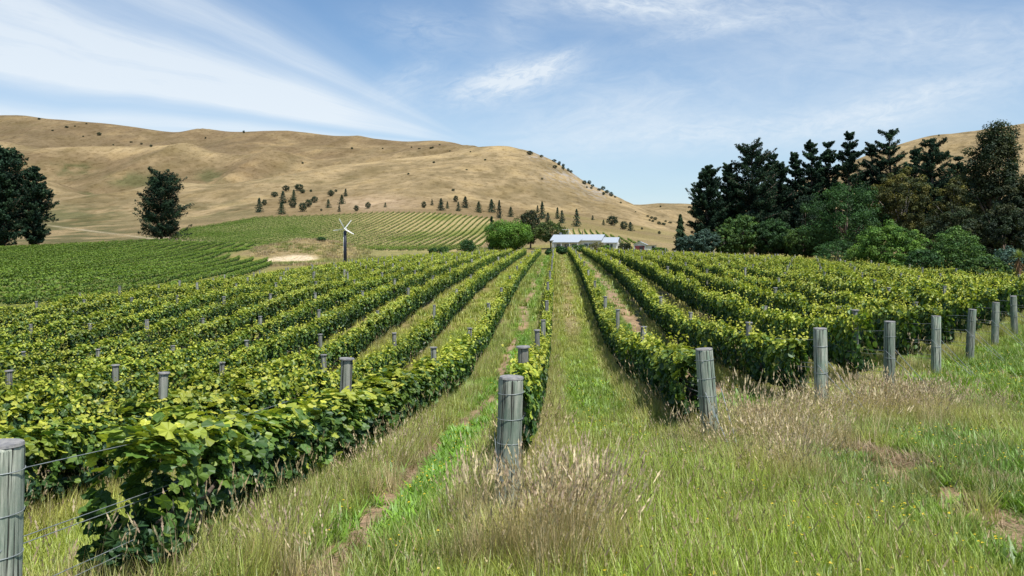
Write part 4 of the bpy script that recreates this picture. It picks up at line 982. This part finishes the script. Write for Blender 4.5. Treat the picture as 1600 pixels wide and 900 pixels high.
# scrub and rocks on the hill
scrub = [(828, 241, 10, 6), (846, 245, 6, 4), (866, 247, 8, 4), (873, 252, 6, 4), (874, 256, 5, 5), (867, 262, 8, 5), (880, 260, 5, 5), (880, 264, 6, 5), (888, 267, 5, 5), (892, 264, 6, 4), (899, 266, 6, 4), (907, 270, 8, 4), (911, 274, 5, 4), (915, 278, 5, 7), (913, 287, 8, 6), (921, 287, 7, 6), (926, 286, 6, 4), (917, 293, 3, 3), (924, 294, 5, 3),
         (936, 292, 7, 4), (942, 296, 8, 6), (948, 301, 8, 5), (955, 306, 7, 7), (943, 304, 5, 5), (1012, 338, 5, 3), (1018, 341, 6, 4), (1024, 343, 7, 5), (1020, 346, 5, 4), (1030, 350, 7, 5), (1037, 351, 8, 4), (1040, 346, 5, 3), (1047, 348, 7, 3), (961, 308, 4, 3), (970, 317, 4, 3), (993, 331, 3, 2), (1015, 344, 4, 3),
         (847, 280, 4, 3), (735, 237, 3, 2), (703, 236, 3, 2), (673, 232, 5, 3), (676, 231, 4, 3), (655, 232, 5, 2), (643, 230, 3, 2), (687, 226, 4, 2), (678, 254, 5, 3), (638, 272, 4, 3), (758, 250, 4, 3), (729, 265, 4, 2), (550, 232, 4, 3), (473, 255, 4, 3), (155, 211, 7, 5), (104, 199, 6, 3), (61, 186, 5, 3), (82, 204, 4, 2), (236, 229, 5, 4), (221, 225, 4, 3), (205, 222, 5, 2), (130, 213, 3, 2), (135, 193, 3, 2),
         (177, 226, 3, 2), (117, 197, 3, 2), (321, 216, 3, 3), (1445, 222, 3, 4), (1467, 212, 3, 3), (1480, 222, 2, 2), (708, 298, 6, 4), (598, 232, 3, 2), (1032, 323, 3, 3), (381, 202, 4, 4)]
scrub.sort(); reg = {}
for i, (u, vb, wp, hp) in enumerate(scrub):
    Y = depth_at(u, vb + 1.0, 520, 1400)
    if Y is None: Y = depth_at(u, vb + 6, 520, 1400)
    if Y is None: continue
    X = (u - U0) / F * Y; z = gz1(X, Y); ms = wide[i % 3]; s = wp * Y / F / 1.1
    o = link('shrub', None, loc=(X, Y, z - .2), rot=(0, 0, i * 1.3)); o.scale = (s, s, hp * 1.15 * Y / F)
    link('trunk', ms[0], o); link('crown', ms[1], o); 
    rn = 'left half of the skyline ridge' if u < 420 else 'middle of the dry hill' if u < 800 else 'steep right shoulder of the dry hill' if u < 975 else 'low saddle right of the dry hill' if u < 1200 else 'right-hand hill'
    reg[rn] = reg.get(rn, 0) + 1
    tag(o, 'dark scrub patch on the %s, %s from its left' % (rn, ordw(reg[rn])), 'shrub', 'scrub patches on the dry hillside')
# bushes by the mound and at the far row ends
for (u, vt, w, Y, sd_, cols, lab) in ((502, 383, 15, 190, 41, DARKG, 'small dark bush on the bare mound'), (731, 373, 26, 150, 42, DARKG, 'dark bush at the foot of the sloping block left of the round tree'),
                                      (693, 384, 18, 152, 43, MIDG, 'low green bush left of the dark bush, behind the vines'), (677, 386, 14, 152, 44, DARKG, 'smallest low bush behind the vines, leftmost of three'),
                                      (858, 389, 12, 127, 45, DARKG, 'small round dark bush at the far end of the narrow vine row'), (879, 385, 17, 126, 46, DARKG, 'round dark bush closing the far end of the central alley')):
    tree('bush', broadleaf, u, vt, w, Y, lab, 'bush', seed=sd_, cols=cols, nleaf=2400, leaf=.2, base=.03, clump=.4, irregular=.25)
# trees around the house
tree('willow_tree', broadleaf, 795, 341, 80, 188, 'big round bright green tree left of the white house', seed=51, cols=[(.095, .19, .025), (.12, .22, .03), (.07, .15, .025)], nleaf=26000, leaf=.24, base=.03, clump=.46, irregular=.18)
tree('conifer', cone_tree, 768, 339, 14, 194, 'narrow dark tree behind the left side of the round green tree', seed=52, cols=[(.025, .05, .026)], nleaf=1500, leaf=.45)
tree('dark_tree', broadleaf, 829, 325, 44, 222, 'dark brown-green tree behind the round green tree', seed=53, cols=GUM, nleaf=9000, leaf=.3, base=.1, clump=.28, irregular=.4)
tree('garden_tree', broadleaf, 861, 345, 56, 215, 'olive green spreading tree at the left end of the white house', seed=54, cols=[(.07, .10, .028), (.09, .125, .03), (.05, .08, .025)], nleaf=9500, leaf=.28, base=.22, clump=.27, irregular=.3)
for i, (u, vt, w, Y, cols, lab) in enumerate(((905, 381, 34, 186, MIDG, 'low green garden shrub before the house veranda'), (934, 378, 30, 187, [(.12, .13, .05), (.16, .14, .08)], 'reddish olive garden shrub before the house windows'),
                                              (948, 382, 18, 185, BRIGHT, 'bright green garden shrub at the right end of the house'), (874, 384, 20, 188, DARKG, 'dark garden shrub at the left corner of the house'), (976, 379, 26, 190, GUM, 'dark brown-green shrub between the house and the shed'),
                                              (1030, 386, 30, 190, BRIGHT, 'bright green shrub right of the small shed'))):
    tree('garden_shrub', broadleaf, u, vt, w, Y, lab, 'bush', 'garden shrubs around the house', seed=60 + i, cols=cols, nleaf=2600, leaf=.22, base=.03, clump=.38)
# right side, far to near
PR = 'tall dark pines at the right'
for i, (u, vt, w, lab) in enumerate(((1150, 305, 60, 'low dark pine filling the gap left of the broad-topped pine'), (1228, 290, 60, 'low dark pine behind the slim pine'), (1285, 275, 56, 'low dark pine behind the paired tall pines'), (1345, 275, 60, 'low dark pine behind the huge round tree'),
                                    (1420, 285, 70, 'low dark pine behind the olive gum tree'), (1475, 290, 70, 'low dark pine behind the second olive tree'), (1530, 275, 80, 'low dark pine left of the tallest gum tree'), (1190, 300, 50, 'low dark pine below the open-crowned pine'))):
    tree('pine_tree', pine, u, vt, w, 188, lab, group=PR, seed=240 + i, cols=PINE, nleaf=20000, leaf=.42, base=.02, dense=.8)
for i, (u, vt, w, Y, fl, lab) in enumerate(((1104, 260, 52, 168, 0, 'leftmost tall pine of the right-hand stand'), (1138, 258, 44, 175, 0, 'pine just left of the broad-topped pine'), (1174, 227, 70, 172, 1, 'broad-topped tall pine with bare trunk, second group from left'),
                                            (1212, 243, 50, 176, 0, 'pine with an open crown right of the broad-topped pine'), (1243, 238, 34, 182, 0, 'slim pine before the paired tall pines'), (1267, 217, 44, 180, 0, 'left one of the paired tall pines'),
                                            (1294, 222, 42, 184, 0, 'right one of the paired tall pines'), (1328, 209, 50, 178, 0, 'tallest pointed pine in the middle of the right-hand stand'), (1361, 226, 46, 184, 0, 'pine right of the tallest pointed pine'),
                                            (1391, 204, 62, 180, 1, 'two-headed pine above the olive tree'), (1435, 228, 48, 174, 0, 'dark pine between the two-headed pine and the gap'), (1460, 218, 62, 165, 1, 'spreading pine with hill showing beneath its limbs'), (1492, 246, 48, 168, 0, 'lower pine left of the tallest gum tree'))):
    tree('pine_tree', pine, u, vt, w * 1.18, Y, lab, group=PR, seed=200 + i, cols=PINE, nleaf=38000, leaf=.34, base=.20 if i < 6 else .06, flat_top=bool(fl), dense=1.1)
DK = 'dark trees under the pines at the right'
for i, (u, vt, w, Y, cols, b, lab, fn) in enumerate((
        (1063, 336, 28, 176, [(.035, .065, .030)], 0, 'pointed dark conifer at the left end of the right-hand trees', 'c'),
        (1080, 366, 46, 160, BLUEG, .02, 'blue-green bushy tree beside the pointed conifer', 'b'),
        (1102, 357, 42, 158, BLUEG, .04, 'blue-green layered conifer left of the light green tree', 'b'),
        (1132, 352, 40, 160, MIDG, .04, 'light green tree with a thin pale trunk', 'b'),
        (1160, 332, 60, 163, MIDG, .06, 'mid-green bushy tree under the broad-topped pine', 'b'),
        (1205, 340, 78, 162, DARKG, .04, 'wide green tree under the open-crowned pine', 'b'),
        (1255, 352, 80, 158, MIDG, .03, 'olive green low tree at the foot of the paired pines', 'b'),
        (1322, 284, 120, 150, DARKG, .04, 'huge round dark green tree in the middle right', 'b'),
        (1258, 300, 60, 172, PINE, .03, 'dense dark conifer behind the low olive tree', 'b'),
        (1408, 258, 88, 150, OLIV, .18, 'olive yellow gum tree with a pale forked trunk', 'b'),
        (1440, 330, 110, 158, GUM, .02, 'dark tangled tree behind the bright shrubs', 'b'),
        (1495, 274, 86, 142, OLIV, .06, 'second olive tree, right of the gum with pale trunk', 'b'),
        (1500, 320, 110, 132, GUM, .02, 'dark brown-green tree below the second olive tree', 'b'),
        (1556, 172, 92, 118, GUM, .12, 'tallest gum tree with ragged dark crown near the right edge', 'g'),
        (1598, 262, 90, 112, GUM, .05, 'dark gum tree cut off by the right edge', 'b'),
        (1570, 320, 110, 108, GUM, .02, 'dark undergrowth tree at the foot of the tallest gum', 'b'))):
    if fn == 'c': tree('conifer', cone_tree, u, vt, w, Y, lab, group=DK, seed=300 + i, cols=cols, nleaf=2600, leaf=.5)
    elif fn == 'g': tree('gum_tree', broadleaf, u, vt, w, Y, lab, group=DK, seed=300 + i, cols=cols, nleaf=24000, leaf=.27, base=b, clump=.46, irregular=.35)
    else: tree({id(OLIV): 'gum_tree', id(GUM): 'gum_tree'}.get(id(cols), 'tree'), broadleaf, u, vt, w, Y, lab, group=DK, seed=300 + i, cols=cols, nleaf=22000 if w > 70 else 12000, leaf=.25, base=b, clump=.25, irregular=.45, trunkm=M_paleb if 'pale' in lab else None)
for i, (u, vt, w, Y, cols, lab, nl) in enumerate(((1390, 343, 122, 92, BRIGHT, 'bright green feathery spreading shrub in front of the dark trees', 24000), (1492, 352, 88, 88, MIDG, 'light green layered shrub right of the feathery one', 10000),
                                                  (1440, 385, 60, 86, DARKG, 'low dark shrub between the two light green shrubs', 5000), (1540, 396, 80, 70, MIDG, 'low leafy shrub behind the last vines at the right', 6000), (1575, 380, 60, 84, BLUEG, 'grey-green shrub beside the spiky palm', 4500),
                                                  (1310, 372, 90, 122, DARKG, 'dark lower foliage of a bush under the huge round tree', 6000))):
    tree('shrub', broadleaf, u, vt, w, Y, lab, 'bush', 'shrubs in front of the dark trees', seed=400 + i, cols=cols, nleaf=nl, leaf=.17, base=.02, clump=.36, irregular=.4, flat=.55, droop=.8)
# cabbage palm with strap leaves
def palm():
    X, Y = (1592 - U0) / F * 62, 62.0; z = gz1(X, Y); h = (V0 - 402) * Y / F - z
    o = link('cabbage_palm', None, loc=(X, Y, z)); tag(o, 'small spiky palm with a skirt of brown dead leaves at the right edge', 'tree')
    m = MB(); m.tube([(0, 0, -.2), (0, 0, h)], [.10, .07], 8); link('trunk', m.mesh('trunk', [M_bark], True), o)
    for nm, n, c, up in (('crown', 110, (.16, .20, .05), (-.2, 1.3)), ('dead_leaf_skirt', 90, (.22, .12, .06), (-1.5, -.5))):
        rg = np.random.default_rng(5); V = []; Fq = []; Cc = []
        for i in range(n):
            a = rg.uniform(0, 6.28); e = rg.uniform(*up); l = rg.uniform(.6, .95); d = np.array([math.cos(a) * math.cos(e), math.sin(a) * math.cos(e), math.sin(e)]); s = np.array([-math.sin(a), math.cos(a), 0]) * .022
            b = len(V); p0 = np.array([0, 0, h - (0 if nm == 'crown' else rg.uniform(0, h * .5))])
            for t, wv, dz in ((.05, .8, 0), (.5, 1, .0), (1, .05, -.18)):
                p = p0 + d * l * t + [0, 0, dz * l]; V += [p - s * wv, p + s * wv]
            Fq += [(b, b + 1, b + 3, b + 2), (b + 2, b + 3, b + 5, b + 4)]; Cc += [tuple(np.array(c) * rg.uniform(.7, 1.3))] * 6
        link(nm, mk_mesh(nm, np.array(V), [np.array(Fq)], [M_broad], np.array(Cc)), o)
palm()

# ------------------------------------------------------------------ wind machine
M_tower = pbr('dark_painted_steel', (.012, .016, .030), .5, .2); M_white = pbr('white_painted_blades', (.82, .82, .80), .4, noise=6, col2=(.66, .66, .64)); M_pipe = pbr('pale_steel', (.55, .57, .58), .45, .3)
def wind_machine():
    Y = 128.0; X = (539.5 - U0) / F * Y; z = gz1(X, Y); ztop = (V0 - 359.5) * Y / F; h = ztop - z; s = Y / F   # s = metres per px
    o = link('wind_machine', None, loc=(X, Y, z)); tag(o, 'frost wind machine with four white blades on a dark tower', 'wind machine')
    m = MB(); m.tube([(0, 0, -.2), (0, 0, h * .5), (0, 0, h)], [.25, .22, .19], 16); link('tower', m.mesh('tower', [M_tower], True), o)
    m = MB(); m.tube([(-.27, -.02, .3), (-.23, -.02, h * .97)], .035, 8); link('drive_pipe', m.mesh('drive_pipe', [M_pipe], True), o)
    m = MB(); m.tube([(0, .35, h + .12), (0, -.35, h + .18)], [.20, .17], 12); m.tube([(0, 0, h - .1), (0, 0, h + .1)], .2, 12); link('gearbox', m.mesh('gearbox', [M_white], True), o)
    m = MB(); m.tube([(0, -.35, h + .18), (0, -.55, h + .19)], [.15, .05], 12); link('hub', m.mesh('hub', [M_white], True), o)
    for a, l in ((118, 1.75), (52, 1.7), (188, 1.8), (-30, 1.65)):
        a = R(a); m = MB(); c, sn = math.cos(a), math.sin(a); V = []
        for r, w, tw in ((.1, .09, .5), (.5, .17, .4), (l * .9, .12, .12), (l, .09, .1)):
            for e, d in ((-1, 1), (1, 1), (1, -1), (-1, -1)):
                x = r; yv = e * w / 2; zz = d * .025 + e * tw * .1; V.append((x * c - yv * sn, -.42 + zz, h + .18 + x * sn + yv * c))
        Fq = []
        for i in range(3):
            for j in range(4): q = (j + 1) % 4; Fq.append((i * 4 + j, i * 4 + q, i * 4 + 4 + q, i * 4 + 4 + j))
        Fq += [(3, 2, 1, 0), (12, 13, 14, 15)]; m.add(V, Fq); link('blade', m.mesh('blade', [M_white]), o)
    m = MB(); m.box(-.5, .5, -.9, -.3, 0, .9); link('engine_box', m.mesh('engine_box', [M_pipe]), o)
wind_machine()

# ------------------------------------------------------------------ house and shed
M_wall = pbr('white_weatherboard', (.74, .75, .75), .55, noise=3, col2=(.66, .67, .66)); M_roof = pbr("pale_blue_metal_roof", (.34, .38, .43), .5, 0, noise=2, col2=(.33, .37, .41))
M_win = pbr('window_glass', (.03, .04, .05), .08, 0, spec=.8); M_trim = pbr('grey_fascia', (.35, .37, .40), .5); M_red = pbr('dark_red_paint', (.13, .028, .035), .6); M_dark = pbr('dark_opening', (.02, .02, .025), .8)
def gable(o, x0, x1, y0, y1, zw, zr, eave=.45, ridge='x', front_ext=0, back=True, zb=-.3):
    """walls and a two-sided roof over a rectangle; the ridge runs along x"""
    m = MB(); ym = (y0 + y1) / 2 if not front_ext else (y0 + y1) / 2
    V = [(x0, y0, zb), (x1, y0, zb), (x1, y1, zb), (x0, y1, zb), (x0, y0, zw), (x1, y0, zw), (x1, y1, zw), (x0, y1, zw), (x0, ym, zr), (x1, ym, zr)]
    m.add(V, [(0, 1, 5, 4), (2, 3, 7, 6), (1, 2, 6, 9, 5), (3, 0, 4, 8, 7), (0, 3, 2, 1)]); link('wall', m.mesh('wall', [M_wall]), o)
    sl_ = (zr - zw) / (ym - y0); m = MB(); th = .09
    for sg, ye in ((-1, y0), (1, y1)):
        yo = ye + sg * eave; zo = zw - sl_ * eave
        P = [(x0 - .35, ym, zr), (x1 + .35, ym, zr), (x1 + .35, yo, zo), (x0 - .35, yo, zo)]
        m.add([(a, b, c + .03) for a, b, c in P] + [(a, b, c + .03 + th) for a, b, c in P], [(0, 1, 2, 3), (7, 6, 5, 4), (0, 4, 5, 1), (1, 5, 6, 2), (2, 6, 7, 3), (3, 7, 4, 0)])
        x = x0 - .3
        while x < x1 + .3:      # standing seams
            m.add([(x, ym, zr + th + .03), (x + .05, ym, zr + th + .03), (x + .05, yo, zo + th + .03), (x, yo, zo + th + .03), (x + .025, ym, zr + th + .075), (x + .025, yo, zo + th + .075)], [(0, 4, 5, 3), (4, 1, 2, 5), (0, 1, 4), (3, 5, 2)]); x += .6
    r = link('roof', m.mesh('roof', [M_roof]), o)
    m = MB(); 
    m.box(x0 - .36, x1 + .36, y0 - eave - .06, y0 - eave + .0, zw - sl_ * eave - .05, zw - sl_ * eave + .14); link('gutter', m.mesh('gutter', [M_trim]), r)
    return r
def window(o, x, y, z, w, h, face='front', door=False):
    m = MB(); n = .03
    if face == 'front': m.box(x, x + w, y - .05, y + .02, z, z + h)
    else: m.box(y - .02, y + .05, x, x + w, z, z + h)
    f = link('door' if door else 'window', m.mesh('window', [M_trim if not door else M_dark]), o)
    if door: return
    g = MB()
    if face == 'front':
        g.box(x + .07, x + w / 2 - .03, y - .07, y - .052, z + .07, z + h - .07); g.box(x + w / 2 + .03, x + w - .07, y - .07, y - .052, z + .07, z + h - .07)
    else:
        g.box(y + .052, y + .07, x + .07, x + w / 2 - .03, z + .07, z + h - .07); g.box(y + .052, y + .07, x + w / 2 + .03, x + w - .07, z + .07, z + h - .07)
    link('pane', g.mesh('pane', [M_win]), f)
def house():
    Y = 200.0; s = Y / F; X = (862 - U0) * s; zb = -.55
    o = link('farmhouse', None, loc=(X, Y, zb), rot=(0, 0, R(-14)));  tag(o, 'long white farmhouse with pale blue metal roof and veranda', 'house')
    Z = lambda v: (V0 - v) * s - zb
    r = gable(o, 0, 12.0, 0, 6.4, Z(375), Z(367) , .5)
    # veranda lean-to over the left two thirds
    m = MB(); P = [(-.3 + 1.0, -2.2, Z(379)), (7.0, -2.2, Z(379)), (7.6, .2, Z(374.2) + .12), (1.0, .2, Z(374.2) + .12)]
    m.add(P + [(a, b, c + .08) for a, b, c in P], [(3, 2, 1, 0), (4, 5, 6, 7), (0, 1, 5, 4), (1, 2, 6, 5), (2, 3, 7, 6), (3, 0, 4, 7)]); link('veranda_roof', m.mesh('veranda_roof', [M_roof]), o)
    for x in (.8, 2.8, 4.8, 6.8):
        m = MB(); m.box(x, x + .12, -2.1, -1.98, -.2, Z(379) - .01); link('veranda_post', m.mesh('veranda_post', [M_wall]), o)
    for x in (1.2, 3.2, 5.0): window(o, x, 0, .75, 1.3, 1.15)
    for x in (8.0, 9.1): window(o, x, 0, 1.0, .9, 1.0)
    window(o, 10.4, 0, .2, .8, 1.9, door=True)
    # right wing
    o2 = o; m = MB()
    r2 = gable(o, 12.3, 15.6, 1.0, 5.2, Z(378.5), Z(371.5), .4)
    window(o, 13.2, 1.0, .2, .6, 1.8, door=True); window(o, 14.1, 1.0, .9, .6, 1.0); window(o, 2.4, 15.6, .9, .9, 1.0, 'side'); window(o, 2.6, 12.0, 1.4, .8, .8, 'side')
    m = MB(); m.box(1.2, 1.65, 3.0, 3.45, Z(369), Z(364)); m.box(1.14, 1.71, 2.94, 3.51, Z(364) + .002, Z(364) + .1); link('chimney', m.mesh('chimney', [M_trim]), r)
    m = MB(); m.tube([(6.9, 3.2, Z(367)), (6.9, 3.2, Z(361))], .09, 8); link('flue', m.mesh('flue', [M_dark]), r)
    m = MB(); hx = 3.4
    m.tube([(hx, 3.2, Z(367)), (hx + .1, 3.2, Z(357))], .045, 6); m.tube([(hx - 1.6, 3.2, Z(358.6)), (hx + 1.1, 3.2, Z(357.4))], .035, 6)
    for i in range(5): m.tube([(hx - 1.3 + i * .5, 2.8, Z(358.3) + i * .03), (hx - 1.3 + i * .5, 3.6, Z(358.3) + i * .03)], .02, 5)
    m.tube([(hx + .1, 3.2, Z(360)), (hx + 1.0, 3.2, Z(366.6))], .03, 5); m.tube([(hx + .1, 3.2, Z(360)), (hx - .7, 3.2, Z(366.6))], .03, 5)
    link('aerial', m.mesh('aerial', [M_pipe]), r)
    # shed
    X2 = (988 - U0) * s; o = link('shed', None, loc=(X2, Y - 4, zb), rot=(0, 0, R(-10))); tag(o, 'small white shed with open dark red doorway right of the farmhouse', 'shed')
    m = MB(); zr, zw = Z(378.3), Z(382.5); x1 = 2.9
    V = [(0, 0, -.3), (x1, 0, -.3), (x1, 4.2, -.3), (0, 4.2, -.3), (0, 0, zw), (x1, 0, zw), (x1, 4.2, zw), (0, 4.2, zw), (x1 / 2, 0, zr), (x1 / 2, 4.2, zr)]
    m.add(V, [(0, 1, 5, 8, 4), (2, 3, 7, 9, 6), (1, 2, 6, 5), (3, 0, 4, 7), (0, 3, 2, 1)]); link('wall', m.mesh('wall', [M_wall]), o)
    m = MB()
    for xe, sg in ((0, -1), (x1, 1)):
        dz = (zr - zw) / (x1 / 2) * .3; P = [(x1 / 2, -.3, zr + .03), (x1 / 2, 4.5, zr + .03), (xe + sg * .3, 4.5, zw - dz + .03), (xe + sg * .3, -.3, zw - dz + .03)]
        m.add(P + [(a, b, c + .08) for a, b, c in P], [(0, 1, 2, 3), (7, 6, 5, 4), (0, 4, 5, 1), (1, 5, 6, 2), (2, 6, 7, 3), (3, 7, 4, 0)])
    link('roof', m.mesh('roof', [M_roof]), o)
    m = MB(); m.box(.25, 2.5, -.06, .03, 0, zw - .25); d = link('door', m.mesh('door', [M_red]), o)
    m = MB(); m.box(1.3, 2.2, -.085, -.062, .1, zw - .45); link('opening', m.mesh('opening', [M_dark]), d)
    m = MB(); m.box(x1 + .003, x1 + 2.2, .4, 3.8, -.3, zw - .12); link('side_wall', m.mesh('side_wall', [M_wall]), o)
    m = MB(); m.box(x1 + .003, x1 + 2.5, .1, 4.1, zw - .118, zw - .02); link('side_roof', m.mesh('side_roof', [pbr('rusty_sheet_roof', (.35, .26, .22), .7)]), o)
    m = MB(); m.box(x1 + 1.3, x1 + 1.9, .33, .397, 0, zw - .4); link('side_door', m.mesh('side_door', [M_dark]), o)
house()
